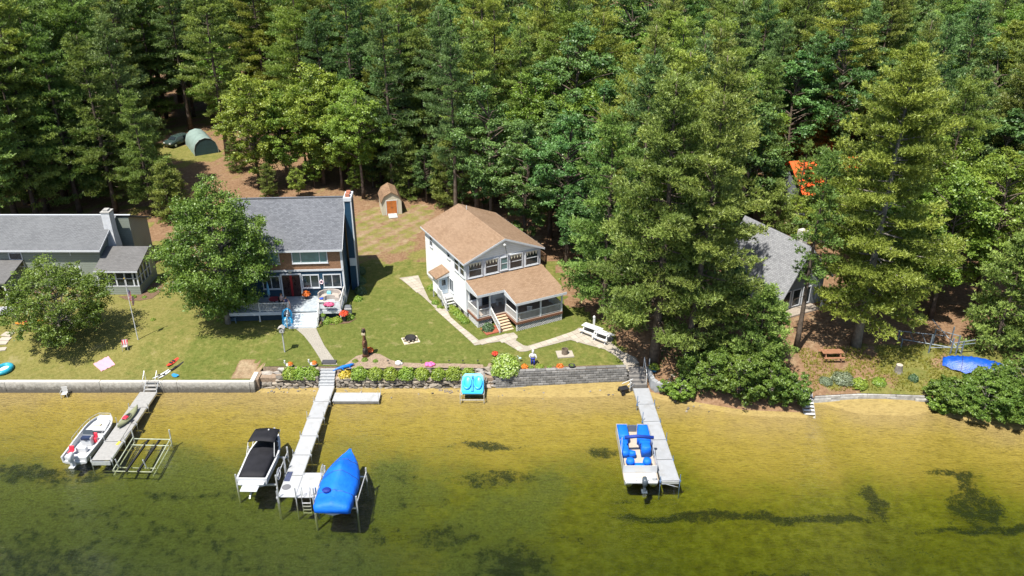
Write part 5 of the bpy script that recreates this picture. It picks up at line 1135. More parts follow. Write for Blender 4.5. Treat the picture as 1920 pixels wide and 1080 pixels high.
# ================================================================== paths and beds
def sheet(name, pts, dz, mat, label=None, sub=3):
    bm = bmesh.new(); bm.faces.new([bm.verts.new((x, y, 0)) for x, y in pts])
    bmesh.ops.triangulate(bm, faces=bm.faces); bmesh.ops.subdivide_edges(bm, edges=bm.edges, cuts=sub, use_grid_fill=True)
    for v in bm.verts: v.co.z = gz(v.co.x, v.co.y) + dz
    bmesh.ops.recalc_face_normals(bm, faces=bm.faces)
    me = bpy.data.meshes.new(name); bm.to_mesh(me); bm.free(); me.materials.append(mat)
    for p_ in me.polygons: p_.use_smooth = True
    o = bpy.data.objects.new(name, me); col.objects.link(o); return struct(o, label)
GRAVEL = pm('gravel', (.27, .25, .215), .95, .4, 16, bmp=.02, spec=.1)
sheet('gravel_path', poly_px([(549, 611), (590, 610), (598, 628), (608, 648), (622, 668), (633, 684), (606, 684), (597, 668), (584, 648), (570, 630), (556, 618)]), .03, GRAVEL)
sheet('mulch_bed', poly_px([(640, 689), (652, 680), (668, 668), (690, 662), (712, 664), (732, 675), (752, 680), (800, 682), (850, 682), (905, 684), (908, 691), (800, 690), (700, 691), (645, 692)]), .03, MULCH2)
sheet('mulch_bed', poly_px([(925, 688), (1095, 686), (1180, 684), (1180, 690), (1060, 695), (925, 697)]), .03, MULCH)
sheet('mulch_bed', poly_px([(222, 556), (262, 553), (276, 540), (292, 528), (306, 534), (300, 548), (285, 560), (262, 564), (238, 563)]), .03, MULCH)
sheet('mulch_bed', poly_px([(598, 604), (640, 592), (662, 588), (668, 598), (655, 606), (625, 609), (600, 608)]), .03, MULCH)
u6 = lambda L_: [(740 + a / 5.333, 500 + b / 5.333) for a, b in L_]
WALK = poly_px(u6([(45, 115), (235, 88), (300, 235), (345, 330), (470, 430), (515, 415), (560, 505), (650, 585), (740, 655), (840, 738), (985, 700), (1190, 660), (1230, 695), (1212, 740), (1290, 790), (1330, 795), (1680, 690), (1800, 640)]) + [(1085, 615), (1126, 616), (1151, 634), (1146, 643), (1167, 660), (1199, 681), (1199, 697), (1177, 697), (1165, 674), (1133, 655), (1098, 646), (1071, 638)] + u6([(1740, 738), (1310, 850), (1250, 852), (1100, 762), (1050, 750), (800, 790), (430, 440), (280, 300)]))
PAVE = pm('pale_paver', (.34, .30, .245), .85, .1, 5, bmp=.004, rnd=.1)
wk = sheet('walkway', WALK, .03, pm('paver_joint', (.27, .24, .195), .95, .2, 6), 'pale paver walkway along and in front of the white house')
pvm = MB().b2((-.5, -.5, -.5), (.5, .5, .5)).build('paver', PAVE); pme = pvm.data; bpy.data.objects.remove(pvm)
wk2 = [(a - 0, b) for a, b in WALK]; n_ = 0; S_ = .6
xs_ = [q[0] for q in WALK]; ys_ = [q[1] for q in WALK]; cx_, cy_ = sum(xs_) / len(xs_), sum(ys_) / len(ys_); ca, sa = math.cos(WA + R(4)), math.sin(WA + R(4))
for i in range(-40, 40):
    for j in range(-40, 40):
        X = cx_ + ca * i * S_ - sa * j * S_; Y = cy_ + sa * i * S_ + ca * j * S_
        if all(inpoly(X + ca * a * .16 - sa * b * .16, Y + sa * a * .16 + ca * b * .16, WALK) for a, b in ((0, 0), (1, 1), (-1, -1), (1, -1), (-1, 1))) and n_ < 300:
            o = bpy.data.objects.new('paver', pme); col.objects.link(o); o.parent = wk; z = gz(X, Y); o.location = (X, Y, z + .03 + random.uniform(0, .006)); o.scale = (S_ - .035, S_ - .035, .04)
            o.rotation_euler = (math.atan2(gz(X, Y + .3) - gz(X, Y - .3), .6), 0, WA + R(4)); n_ += 1
def slabat(name, label, px, py, w, d, rz, mat, cat='slab', h=.06):
    p = G(px, py); return tag(MB().b2((-w / 2, -d / 2, -.05), (w / 2, d / 2, h)).build(name, mat, None, loc=p, rz=rz, bevel=.01), label, cat)
for i, (a, b, w, d) in enumerate(((15, 627, 1.0, .75), (10, 636, 1.0, .6), (5, 643, .9, .6), (2, 655, .9, .6))):
    tag(slabat('stepping_stone', None, a, b, w, d, R(8 * i - 10), PAVE), 'pale stepping stone in the lawn beside the wide low tree', 'stepping stone', 'stepping stones on the lawn')
# ================================================================== shrubs and flowers
for i in range(3):
    PROTO['bush%d' % i] = bush(.66, .80, SHRUBL, 1500, .13)
def shrub(key, name, label, loc, s=1, group=None, cat='shrub', m=None):
    o = bpy.data.objects.new(name, PROTO[key]); col.objects.link(o); o.location = loc; o.rotation_euler[2] = random.uniform(0, 6.28); o.scale = s if isinstance(s, tuple) else (s, s, s)
    return tag(o, label, cat, group)
for px in (673, 703, 732, 761, 790, 822, 850, 877):
    p = P(px, 710, 1.0); shrub('bush%d' % random.randrange(3), 'round_shrub', 'round clipped green shrub in the row on the stone-wall terrace', (p.x, 62.28, .98), random.uniform(1.0, 1.2), 'shrubs on the stone-wall terrace')
for px in (542, 562, 582):
    p = P(px, 710, 1.0); shrub('bush%d' % random.randrange(3), 'round_shrub', 'round green shrub in the trio on the ledge beside the granite steps', (p.x, 62.35, .98), 1.12, 'trio of shrubs by the granite steps')
YEL = leafmat('golden_leaves', (.35, .30, .02), (.62, .50, .05), .2, .01, .05); HYD = leafmat('hydrangea_leaves', (.12, .22, .02), (.38, .50, .08), .3, .01, .05); WFL = leafmat('pale_flower', (.33, .42, .12), (.52, .58, .28), .2, .01, .05)
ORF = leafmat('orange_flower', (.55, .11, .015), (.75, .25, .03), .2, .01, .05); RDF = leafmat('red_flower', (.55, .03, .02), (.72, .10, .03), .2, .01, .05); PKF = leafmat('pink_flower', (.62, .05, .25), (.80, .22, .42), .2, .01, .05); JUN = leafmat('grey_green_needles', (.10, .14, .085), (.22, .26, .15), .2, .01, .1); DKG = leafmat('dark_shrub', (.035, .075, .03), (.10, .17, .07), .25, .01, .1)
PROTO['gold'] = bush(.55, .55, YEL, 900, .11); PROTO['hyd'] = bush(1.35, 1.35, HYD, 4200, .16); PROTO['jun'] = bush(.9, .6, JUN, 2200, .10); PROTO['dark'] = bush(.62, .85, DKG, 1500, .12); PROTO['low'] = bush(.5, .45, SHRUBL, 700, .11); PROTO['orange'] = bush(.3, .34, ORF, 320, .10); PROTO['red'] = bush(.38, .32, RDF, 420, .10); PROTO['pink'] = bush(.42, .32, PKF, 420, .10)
p = P(646, 708, 1.0); shrub('gold', 'golden_shrub', 'golden-yellow shrub on the terrace just right beside the granite steps', (p.x, 62.3, .98), 1.05)
def flowerheads(par, rx, rz_, n, mat, size=.16):
    u = unit(rng.normal(0, 1, (n, 3))); u[:, 2] = np.abs(u[:, 2]); q = u * np.array([rx, rx, rz_]) * 1.02; q = np.repeat(q, 7, 0) + rng.normal(0, size * .35, (n * 7, 3))
    V, F = leaf_quads(q, unit(np.repeat(u, 7, 0) + rng.normal(0, .4, (n * 7, 3))), size * .8); o = bpy.data.objects.new('flowers', npmesh('flowers', V, F, mat, rng.uniform(0, 1, len(F)))); col.objects.link(o); o.parent = par; o['kind'] = 'stuff'
p = G(948, 690); o = shrub('hyd', 'hydrangea', 'large hydrangea bush with pale flower heads at the end of the block wall', (p.x, p.y, p.z - .1), 1.0); flowerheads(o, 1.35, 1.35, 90, WFL)
for k, px, py, s, lb in (('orange', 983, 689, 1.1, 'orange flower clump behind the block wall beside the hydrangea'), ('orange', 1050, 689, 1.2, 'orange flower clump behind the block wall near the dark planter'), ('low', 1012, 689, .8, 'small green plant behind the block wall between the orange flowers'), ('low', 996, 690, .5, 'tiny green plant squeezed beside the first orange flower clump'), ('low', 1030, 690, .5, 'tiny green plant behind the block wall under the second orange clump')):
    p = G(px, py); shrub(k, 'flower_clump' if k == 'orange' else 'low_plant', lb, p, s, cat='flowers' if k == 'orange' else 'plant')
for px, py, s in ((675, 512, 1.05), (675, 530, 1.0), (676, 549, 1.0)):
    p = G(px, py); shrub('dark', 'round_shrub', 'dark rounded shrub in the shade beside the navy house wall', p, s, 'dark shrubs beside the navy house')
for k, px, py, s, lb in (('low', 671, 562, 1.0, 'bright green shrub beside the end of the navy house deck'), ('low', 614, 604, 1.1, 'leafy daylily clump below the deck next to the house stairs'), ('low', 632, 603, 1.15, 'leafy daylily clump below the middle of the deck railing'), ('low', 655, 597, 1.1, 'leafy clump at the corner of the deck under the red flowers'), ('low', 684, 676, .6, 'small green shrub at the foot of the carved totem'), ('low', 666, 678, .55, 'small green shrub in the mulch in front of the totem'), ('low', 704, 678, .5, 'little green plant on the grey mulch past the totem'), ('low', 286, 546, .9, 'green shrub in the mulch bed beside the sun porch'), ('low', 250, 558, .7, 'small shrub below the sun porch windows'), ('low', 271, 558, .5, 'tiny shrub at the corner of the sun porch bed'), ('low', 287, 600, .5, 'tiny sapling alone in the lawn near the flagpole')):
    p = G(px, py); shrub(k, 'low_shrub', lb, p, s)
for i in range(7):
    q = wpt(-.55, 3.0 - i * .62, 0); shrub('low', 'foundation_shrub', 'bright leafy plant in the strip along the white house wall', (q[0], q[1], gz(q[0], q[1])), .85 + .1 * random.random(), 'plants along the white house wall')
for x, y, s in ((-.6, 7.4, 1.1), (-1.6, 4.2, .8), (-1.55, 3.2, .6)):
    q = wpt(x, y, 0); shrub('low', 'entry_shrub', 'leafy plant beside the side entry of the white house', (q[0], q[1], gz(q[0], q[1])), s, 'plants by the white house side entry')
q = wpt(.75, -3.1, 0); shrub('dark', 'corner_shrub', 'dark green shrub at the white house porch corner', (q[0], q[1], gz(q[0], q[1])), .95)
q = wpt(1.0, -3.3, 0); tag(MB().prism(rect(0, 0, 1.6, 1.4), -.05, .06).build('planter_bed', pm('red_mulch', (.26, .075, .04), .95, .3, 8), None, loc=(q[0], q[1], gz(q[0], q[1])), rz=WA), 'small red mulch bed beside the white house porch steps', 'flower bed')
# shoreline shrubs
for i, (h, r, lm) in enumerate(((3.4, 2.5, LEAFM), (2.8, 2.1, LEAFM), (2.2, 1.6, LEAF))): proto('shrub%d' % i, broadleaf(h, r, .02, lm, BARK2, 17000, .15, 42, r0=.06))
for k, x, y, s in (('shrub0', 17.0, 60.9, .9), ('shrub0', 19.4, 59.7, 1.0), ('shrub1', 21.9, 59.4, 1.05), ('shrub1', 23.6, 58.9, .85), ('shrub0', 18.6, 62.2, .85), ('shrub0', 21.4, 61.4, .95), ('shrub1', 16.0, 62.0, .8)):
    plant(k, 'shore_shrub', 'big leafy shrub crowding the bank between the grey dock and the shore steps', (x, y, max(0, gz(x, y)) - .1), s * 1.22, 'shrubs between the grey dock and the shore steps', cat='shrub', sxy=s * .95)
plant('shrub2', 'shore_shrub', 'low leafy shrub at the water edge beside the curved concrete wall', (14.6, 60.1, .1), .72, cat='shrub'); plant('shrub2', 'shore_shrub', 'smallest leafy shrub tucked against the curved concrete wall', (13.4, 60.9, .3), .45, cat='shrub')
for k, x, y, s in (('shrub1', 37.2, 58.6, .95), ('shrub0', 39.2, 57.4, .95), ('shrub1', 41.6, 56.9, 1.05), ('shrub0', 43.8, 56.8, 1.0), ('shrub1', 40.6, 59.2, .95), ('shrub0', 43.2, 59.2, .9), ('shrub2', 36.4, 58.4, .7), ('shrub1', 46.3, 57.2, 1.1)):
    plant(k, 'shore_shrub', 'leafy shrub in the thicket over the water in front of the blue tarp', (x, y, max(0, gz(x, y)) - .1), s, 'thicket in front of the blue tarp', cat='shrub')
p = G(1580, 712); shrub('jun', 'juniper', 'grey-green juniper on the wild bank above the timber wall', p, 1.1); p = G(1610, 722); shrub('low', 'wild_shrub', 'green shrub beside the juniper above the timber wall', p, 1.5); p = G(1648, 718); shrub('low', 'wild_shrub', 'bushy weed above the middle of the timber wall', p, 1.2); p = G(1712, 712); shrub('dark', 'wild_shrub', 'dark green weed clump near the tree stump', p, .7); p = G(1548, 716); shrub('jun', 'juniper', 'small pale juniper at the head of the shore steps', p, .7)
# rough grass on the wild bank
def tufts(name, label, region, n, mat, ln=.22):
    q = []
    while len(q) < n:
        x = random.uniform(*region[0]); y = random.uniform(*region[1])
        if y > shore(x) + .25 and vn(x * 1.3, y * 1.3) > -.35: q.append((x, y, gz(x, y)))
    q = np.array(q); V, F = tuft_tris(q, np.tile([0, 0, 1.], (n, 1)), ln, .05, 7, .45); o = bpy.data.objects.new(name, npmesh(name, V, F, mat, rng.uniform(0, 1, len(F)))); col.objects.link(o); tag(o, label, 'grass', kind='stuff')
tufts('rough_grass', 'yellow-green rough grass and weeds on the wild bank', ((26.0, 40), (59.8, 66)), 2600, leafmat('rough_grass', (.20, .21, .03), (.40, .36, .07), .3, .02, .1))
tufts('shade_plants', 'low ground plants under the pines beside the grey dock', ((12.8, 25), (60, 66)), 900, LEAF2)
# ================================================================== yard things
def place(name, label, cat, px, py, rz=0, group=None, dz=0): p = G(px, py); return thing(name, label, cat, (p.x, p.y, p.z + dz), rz, group)
fp = place('flagpole', 'white flagpole with a limp striped flag on the left lawn', 'flagpole', 259, 637)
MB().tube([(0, 0, 0), (0, 0, 6.3)], [.05, .03], 8).build('pole', WHITE, fp); MB().ball((0, 0, 6.35), .08).build('finial', pm('gold', (.6, .42, .1), .3, metal=.8), fp)
mf, n, l, b = nt('flag_cloth'); v = uvc(n); s = n.new('ShaderNodeSeparateXYZ'); l.new(v, s.inputs[0])
stp = math_(n, l, 'LESS_THAN', math_(n, l, 'FRACT', math_(n, l, 'MULTIPLY', s.outputs[1], 6.5)), .5)
c = mixc(n, l, stp, (.75, .74, .72), (.50, .02, .035)); can = math_(n, l, 'MULTIPLY', math_(n, l, 'LESS_THAN', s.outputs[0], .4), math_(n, l, 'GREATER_THAN', s.outputs[1], .46))
vo = n.new('ShaderNodeTexVoronoi'); vo.inputs['Scale'].default_value = 14; vo.inputs['Randomness'].default_value = 0; l.new(v, vo.inputs['Vector'])
c = mixc(n, l, can, c, mixc(n, l, math_(n, l, 'LESS_THAN', vo.outputs[0], .28), (.02, .03, .16), (.75, .75, .75))); l.new(c, b.inputs['Base Color']); b.inputs['Roughness'].default_value = .9
nu, nv_ = 22, 12; V = []; F = []; UV = []
for i in range(nu):
    for j in range(nv_):
        u = i / (nu - 1); w = j / (nv_ - 1); droop = 1.15 * u; V.append((.04 + .42 * u * (.6 + .4 * w) , .13 * math.sin(u * 13 + w * 2) * (.3 + u), 5.6 - 1.0 * (1 - w) - droop * (.9 + .2 * w))); UV.append((u, w))
F = [(i * nv_ + j, (i + 1) * nv_ + j, (i + 1) * nv_ + j + 1, i * nv_ + j + 1) for i in range(nu - 1) for j in range(nv_ - 1)]
me = npmesh('flag', V, F, mf, smooth=True); uvl = me.uv_layers.new(name='uv'); uvl.data.foreach_set('uv', np.array([UV[i] for f in F for i in f], np.float32).ravel()); o = bpy.data.objects.new('flag', me); col.objects.link(o); o.parent = fp
def plastic_chair(par, mat):
    MB().box((0, 0, .42), (.46, .44, .04)).build('seat', mat, par)
    bk = MB()
    for i in range(-2, 3): bk.box((i * .09, .24, .66), (.055, .03, .46), rx=-.15)
    bk.box((0, .27, .9), (.5, .035, .07)).build('backrest', mat, par)
    for x in (-.22, .22):
        for y in (-.2, .2): MB().tube([(x, y, .42), (x * 1.1, y * 1.15, 0)], .022, 5).build('leg', mat, par)
        MB().tube([(x * 1.15, -.22, .42), (x * 1.15, -.22, .64), (x * 1.1, .24, .66)], .02, 5).build('armrest', mat, par)
c = thing('garden_chair', 'white plastic chair standing in the shallow water by the seawall', 'chair', (P(122, 742, .05).x, P(122, 742, .05).y, -.12), R(10)); plastic_chair(c, WHITE)
c = place('lawn_chair', 'folding lawn chair with red and white towel near the flagpole', 'chair', 236, 656, R(12)); plastic_chair(c, ALU); TOW = pm('red_towel', (.6, .06, .09), .9, .1)
for i in range(5): MB().box((-.2 + i * .1, .21, .7), (.095, .05, .46), rx=-.15).build('towel_stripe', TOW if i % 2 == 0 else WHITE, c)
c = thing('plastic_chair', 'white plastic chair on the porch of the white house', 'chair', wpt(5.0, -3.6, 1.02), WA + R(150)); plastic_chair(c, WHITE)
ptw = [G(175, 683), G(203, 668), (G(216, 684)), G(190, 697)]; tm_ = MB(); gx = 10
PKT = pm('pink_towel', (.55, .27, .33), .95, .08, 4)
vs = []
for i in range(gx):
    for j in range(gx):
        a = i / (gx - 1); q = j / (gx - 1); pp = ptw[0].lerp(ptw[1], a).lerp(ptw[3].lerp(ptw[2], a), q); vs.append((pp.x, pp.y, gz(pp.x, pp.y) + .04 + .035 * math.sin(i * 2.1 + j) * math.cos(j * 1.7)))
tag(tm_.add(vs, [(i * gx + j, (i + 1) * gx + j, (i + 1) * gx + j + 1, i * gx + j + 1) for i in range(gx - 1) for j in range(gx - 1)]).build('beach_towel', PKT, None, True), 'pink beach towel spread on the lawn by the seawall', 'towel')
def board(name, label, px, py, L, W_, rz, mat, cat, binding=0, tip=.06):
    t = place(name, label, cat, px, py, rz); rings = []
    for i in range(9):
        s = i / 8; w = W_ / 2 * max(.35, math.sin(PI * (.08 + .84 * s)) ** .5); z = .03 + tip * abs(2 * s - 1) ** 3; rings.append([(-w, (s - .5) * L, z), (w, (s - .5) * L, z), (w, (s - .5) * L, z + .035), (-w, (s - .5) * L, z + .035)])
    MB().loft(rings).build('deck', mat, t)
    for k in range(binding): MB().b2((-W_ * .35, -.2 + k * .35 - .1, .06), (W_ * .35, -.2 + k * .35 + .1, .16)).build('binding', BLACKM, t, bevel=.02)
board('water_ski', 'white water ski with black binding lying beside the seawall, inner one', 302, 703, 1.7, .2, R(-30), WHITE, 'ski', 1); board('water_ski', 'white water ski with black binding lying next to the wakeboard', 311, 702, 1.7, .2, R(-22), WHITE, 'ski', 1)
board('wakeboard', 'red and black wakeboard on the lawn above the seawall', 324, 680, 1.45, .42, R(-20), pm('red_board', (.55, .05, .03), .4, .3, 4), 'wakeboard', 2); board('slalom_ski', 'black slalom ski lying beside the red wakeboard', 332, 688, 1.6, .22, R(-24), BLACKM, 'ski', 1)
board('kneeboard', 'small blue kneeboard lying below the black slalom ski', 329, 705, .7, .45, R(60), pm('blue_board', (.03, .22, .45), .4), 'board')
t = place('inflatable_tube', 'teal and white inflatable towing tube lying on the lawn edge', 'inflatable', 8, 695); t.scale = (.78,) * 3; q = [(.75 * math.cos(a), .95 * math.sin(a), .24) for a in np.linspace(0, 2 * PI, 25)]
MB().tube(q, .26, 10, False).build('ring', pm('teal_vinyl', (.02, .26, .36), .4, .2), t, True); MB().prism([(.6 * math.cos(a), .8 * math.sin(a)) for a in np.linspace(0, 2 * PI, 17)[:-1]], .1, .22).build('floor', pm('pale_teal_vinyl', (.55, .70, .66), .5), t)
# adirondack chairs
def adirondack(name, label, px, py, rz, grp):
    t = place(name, label, 'chair', px, py, rz, grp); m = pm('slate_blue_plastic', (.10, .155, .20), .6, .12)
    for i in range(5): MB().box((-.24 + .12 * i, .05, .32), (.10, .55, .025), rx=.22).build('seat_slat', m, t)
    for i in range(5): MB().box((-.24 + .12 * i, .42, .66 + (.05 if i == 2 else 0)), (.10, .025, .8), rx=-.42).build('back_slat', m, t)
    for x in (-.36, .36):
        MB().box((x, 0, .55), (.13, .75, .025)).build('armrest', m, t)
        for y in (-.3, .3): MB().b2((x - .03, y - .04, 0), (x + .03, y + .04, .54)).build('leg', m, t)
adirondack('adirondack_chair', 'slate-blue adirondack chair under the maple', 436, 604, R(12), 'adirondack chairs under the maple'); adirondack('adirondack_chair', 'slate-blue adirondack chair under the maple', 456, 597, R(-5), 'adirondack chairs under the maple')
# birdhouse, float, totem
t = place('birdhouse_post', 'grey birdhouse on a post in front of the navy house stairs', 'birdhouse', 534, 660); MB().b2((-.05, -.05, 0), (.05, .05, 2.1)).build('post', GREYW, t); MB().b2((-.2, -.2, 2.1), (.2, .2, 2.5)).build('box', GREYW, t); MB().slab([(-.3, -.28, 2.52), (.0, -.28, 2.72), (0, .28, 2.72), (-.3, .28, 2.52)], .03).slab([(.3, -.28, 2.52), (.3, .28, 2.52), (0, .28, 2.72), (0, -.28, 2.72)], .03).build('roof', FOUND, t); MB().tube([(0, -.2, 2.3), (0, -.215, 2.3)], .06, 10).build('hole', BLACKM, t)
q = bpt(-5.0, -4.6, .0); t = thing('pool_float', 'sky-blue inflatable lounger float leaning on the navy house stairs', 'float', (q[0], q[1], gz(q[0], q[1]) + .05), R(10)); t.rotation_euler[0] = R(-28)
m = MB().loft([[(w * math.cos(a), .09 * math.sin(a), z) for a in np.linspace(0, 2 * PI, 13)[:-1]] for z, w in ((0, .25), (.2, .48), (.6, .52), (1.0, .46))]).tube([(-.40, 0, .98), (-.40, 0, 1.35), (-.28, 0, 1.66), (0, 0, 1.78), (.28, 0, 1.66), (.40, 0, 1.35), (.40, 0, .98)], .11, 8).build('body', SKYB, t, True)
MB().b2((-.3, -.12, .25), (.3, -.085, .75)).build('head_pad', pm('pale_blue_vinyl', (.30, .55, .70), .4), t, bevel=.02)
t = place('totem_carving', 'tall dark carved wooden bear totem on the mulch bed', 'sculpture', 686, 668); TOT = pm('carved_wood', (.13, .06, .03), .6, .35, 5, bmp=.02); TOT2 = pm('dark_carved_wood', (.03, .022, .018), .6, .3, 5)
MB().lathe([(.34, 0), (.26, .3), (.22, .9), (.24, 1.4), (.16, 1.8), (.13, 2.2), (.2, 2.5), (.16, 2.8), (.05, 2.9)], 12).build('trunk', TOT, t, True)
for cz_, r_, y_ in ((.55, .26, -.12), (1.35, .24, -.1), (2.62, .2, -.12)):
    o = MB().ball((0, y_, cz_), (r_, r_ * .9, r_ * 1.25)).ball((0, y_ - .18, cz_ + r_ * 1.1), (r_ * .62, r_ * .6, r_ * .6)).ball((-r_ * .45, y_ - .1, cz_ + r_ * 1.6), r_ * .2).ball((r_ * .45, y_ - .1, cz_ + r_ * 1.6), r_ * .2).ball((0, y_ - .32, cz_ + r_), r_ * .28).build('bear', TOT2 if cz_ != 1.35 else TOT, t, True); o['kind'] = 'stuff'
MB().box((.0, -.38, 2.5), (.32, .04, .22)).build('sign_plate', pm('tan_plate', (.5, .42, .28), .7), t)
def pot(name, label, px, py, key, mat, r=.2, h=.32, s=1., pos=None):
    p = G(px, py) if pos is None else Vector(pos); t = thing(name, label, 'flower pot', p); MB().lathe([(r * .75, 0), (r, h), (r * 1.08, h), (r * .9, h - .03)], 12).build('pot', mat, t)
    o = bpy.data.objects.new('flowers', PROTO[key]); col.objects.link(o); o.parent = t; o.location = (0, 0, h - .06); o.scale = (s, s, s); return t
TERRA = pm('terracotta', (.35, .13, .06), .8); DPOT = pm('dark_pot', (.03, .03, .035), .6)
pot('flower_pot', 'pot of orange flowers beside the carved totem', 694, 662, 'orange', DPOT, s=1.1); pot('flower_pot', 'pot of mixed flowers in front of the hydrangea on the lawn', 928, 668, 'red', TERRA, s=.8)
pot('flower_pot', 'dark kettle planter behind the block wall', 1072, 690, 'low', DPOT, .3, .3, .35); pot('flower_pot', 'bright blue pot of greenery by the curved concrete wall', 1226, 696, 'low', pm('blue_glaze', (.02, .30, .62), .3), .28, .42, .95)
for px, py, lb in ((543, 688, 'white swan planter with orange flowers at the lawn edge over the trio of shrubs'), (588, 686, 'white swan planter with orange flowers next to the granite steps')):
    t = place('swan_planter', lb, 'planter', px, py); MB().ball((0, 0, .2), (.34, .22, .2)).tube([(-.28, 0, .25), (-.42, 0, .5), (-.34, 0, .68), (-.46, 0, .66)], [.09, .06, .06, .02], 7).build('swan', WHITE, t, True); o = bpy.data.objects.new('flowers', PROTO['orange']); col.objects.link(o); o.parent = t; o.location = (.08, 0, .26); o.scale = (.8,) * 3
t = place('lizard_ornament', 'long blue lizard ornament stretched beside the granite steps', 'ornament', 645, 691, R(28)); BLZ = pm('glossy_blue', (.01, .14, .48), .3)
MB().tube([(-1.0, 0, .05), (-.6, .05, .12), (-.1, 0, .18), (.4, -.05, .2), (.7, 0, .22), (.95, .02, .2)], [.03, .09, .15, .15, .11, .05], 9).build('body', BLZ, t, True)
for x, s in ((-.2, 1), (-.2, -1), (.45, 1), (.45, -1)): MB().tube([(x, s * .1, .15), (x + .05, s * .3, .1), (x + .12, s * .32, 0)], .035, 5).build('leg', BLZ, t)
t = place('pink_cushion', 'hot-pink flower-shaped cushion lying at the mulch edge of the green lawn', 'cushion', 806, 685)
o = MB()
for k in range(5): o.ball((.3 * math.cos(k * 1.257), .2 * math.sin(k * 1.257), .12), (.22, .2, .12))
o.ball((0, 0, .16), (.2, .2, .13)).build('petal_cushion', pm('hot_pink', (.70, .12, .30), .6), t, True)['kind'] = 'stuff'
t = place('white_boulder', 'white rounded garden boulder in the mulch above the shrub row', 'boulder', 747, 684); MB().ball((0, 0, .18), (.3, .24, .24), 9, 6).ball((.22, .05, .1), (.18, .16, .15)).build('rock', pm('white_rock', (.62, .60, .58), .8, .2, 5), t)
for i, px in enumerate((728, 753, 790, 842, 868, 896)):
    t = place('garden_light', 'small black solar stake light along the mulch edge', 'garden light', px, 683, group='solar lights along the mulch'); MB().tube([(0, 0, 0), (0, 0, .35)], .015, 5).build('stake', BLACKM, t); MB().lathe([(.04, .33), (.07, .36), (.08, .42), (.02, .46)], 8).build('lamp_head', BLACKM, t)
# fire pits
t = place('fire_pit', 'round black fire pit on a square slab in the green lawn', 'fire pit', 770, 638, R(20)); MB().prism(rect(0, 0, 1.5, 1.3), -.05, .05).build('slab', pm('sand_slab', (.55, .47, .33), .9), t); MB().lathe([(.45, .05), (.55, .3), (.5, .38), (.42, .3), (.05, .22)], 14).build('bowl', pm('charred_iron', (.02, .018, .017), .9, .4), t)
for k in range(9): o = bpy.data.objects.new('stone', random.choice(STONES)); col.objects.link(o); o.parent = t; o.location = (.58 * math.cos(k * .7), .52 * math.sin(k * .7), .15); o.scale = (.32, .24, .24); o.rotation_euler[2] = k * .7
t = place('fire_ring', 'rusty steel fire ring on a pale slab near the white picnic table', 'fire pit', 1059, 664, R(8)); MB().prism(rect(0, 0, 1.5, 1.2), -.05, .06).build('slab', PAVE, t); MB().lathe([(.3, .06), (.3, .55), (.27, .55), (.27, .12)], 16).build('ring', pm('rusty_drum', (.16, .12, .09), .8, .4, 5), t)
# gnome-like statue
t = place('garden_statue', 'white and blue painted standing figure statue on the lawn by the block wall', 'statue', 999, 683, R(-10)); STB = pm('statue_blue', (.03, .05, .38), .5)
MB().tube([(-.1, 0, 0), (-.11, 0, .4), (-.06, 0, .62)], [.09, .085, .1], 8).tube([(.13, -.08, 0), (.12, -.03, .4), (.06, 0, .62)], [.09, .085, .1], 8).loft([[(.2 * k * math.cos(a), .15 * k * math.sin(a), z) for a in np.linspace(0, 2 * PI, 11)[:-1]] for z, k in ((.55, 1), (.72, 1.05))]).build('trousers', STB, t, True)['kind'] = 'stuff'
MB().lathe([(.2, .7), (.21, .9), (.2, 1.08), (.08, 1.18)], 10, sy=.75).tube([(-.2, 0, 1.05), (-.3, -.05, .85), (-.2, -.18, .75)], [.07, .06, .04], 7).tube([(.2, 0, 1.05), (.32, -.02, .8), (.3, -.1, .66)], [.07, .06, .04], 7).ball((0, -.02, 1.3), (.12, .13, .15)).lathe([(.13, 1.34), (.1, 1.45), (.02, 1.52)], 9).build('upper_body', WHITE, t, True)['kind'] = 'stuff'
t = place('heron_ornament', 'small pale green bird ornament between the hydrangea and the statue', 'ornament', 975, 678); MB().tube([(0, 0, 0), (0, 0, .25)], .02, 5).ball((0, 0, .35), (.16, .1, .12)).tube([(-.12, 0, .4), (-.18, 0, .58), (-.28, 0, .6)], [.04, .03, .01], 6).build('bird', pm('pale_teal', (.4, .55, .48), .6), t, True)['kind'] = 'stuff'
# picnic tables
def picnic(name, label, px, py, rz, mat, L=1.9):
    t = place(name, label, 'picnic table', px, py, rz)
    for i in range(5): MB().b2((-L / 2, -.38 + i * .155, .72), (L / 2, -.24 + i * .155, .76)).build('table_board', mat, t)
    for s in (-1, 1):
        for k in range(2): y = s * (.62 + .13 * k); MB().b2((-L / 2, y - .06, .42), (L / 2, y + .06, .46)).build('bench_board', mat, t)
    for x in (-L * .35, L * .35):
        for s in (-1, 1): MB().extr([(x - .04, s * .7, 0), (x - .04, s * .62, 0), (x - .04, s * .2, .72), (x - .04, s * .28, .72)], (.08, 0, 0)).build('leg', mat, t)
        MB().b2((x - .05, -.75, .36), (x + .05, .75, .42)).build('cross_bar', mat, t)
    return t
picnic('picnic_table', 'long white picnic table on the patio near the pine', 1108, 625, R(-38), WHITE, 1.75); picnic('picnic_table', 'white picnic table with grey top end-to-end on the patio, next to the gravel', 1131, 637, R(-38), WHITE, 1.6)
picnic('brown_picnic_table', 'brown wooden picnic table in the A-frame house yard', 1558, 672, R(2), pm('redwood', (.25, .12, .065), .7, .2, 5))
t = place('patio_post', 'short white post standing beside the white picnic tables', 'post', 1113, 618); MB().b2((-.09, -.09, 0), (.09, .09, 1.35)).build('post', WHITE, t); MB().lathe([(.14, 1.35), (.1, 1.45), (.02, 1.52)], 8).build('cap', WHITE, t)
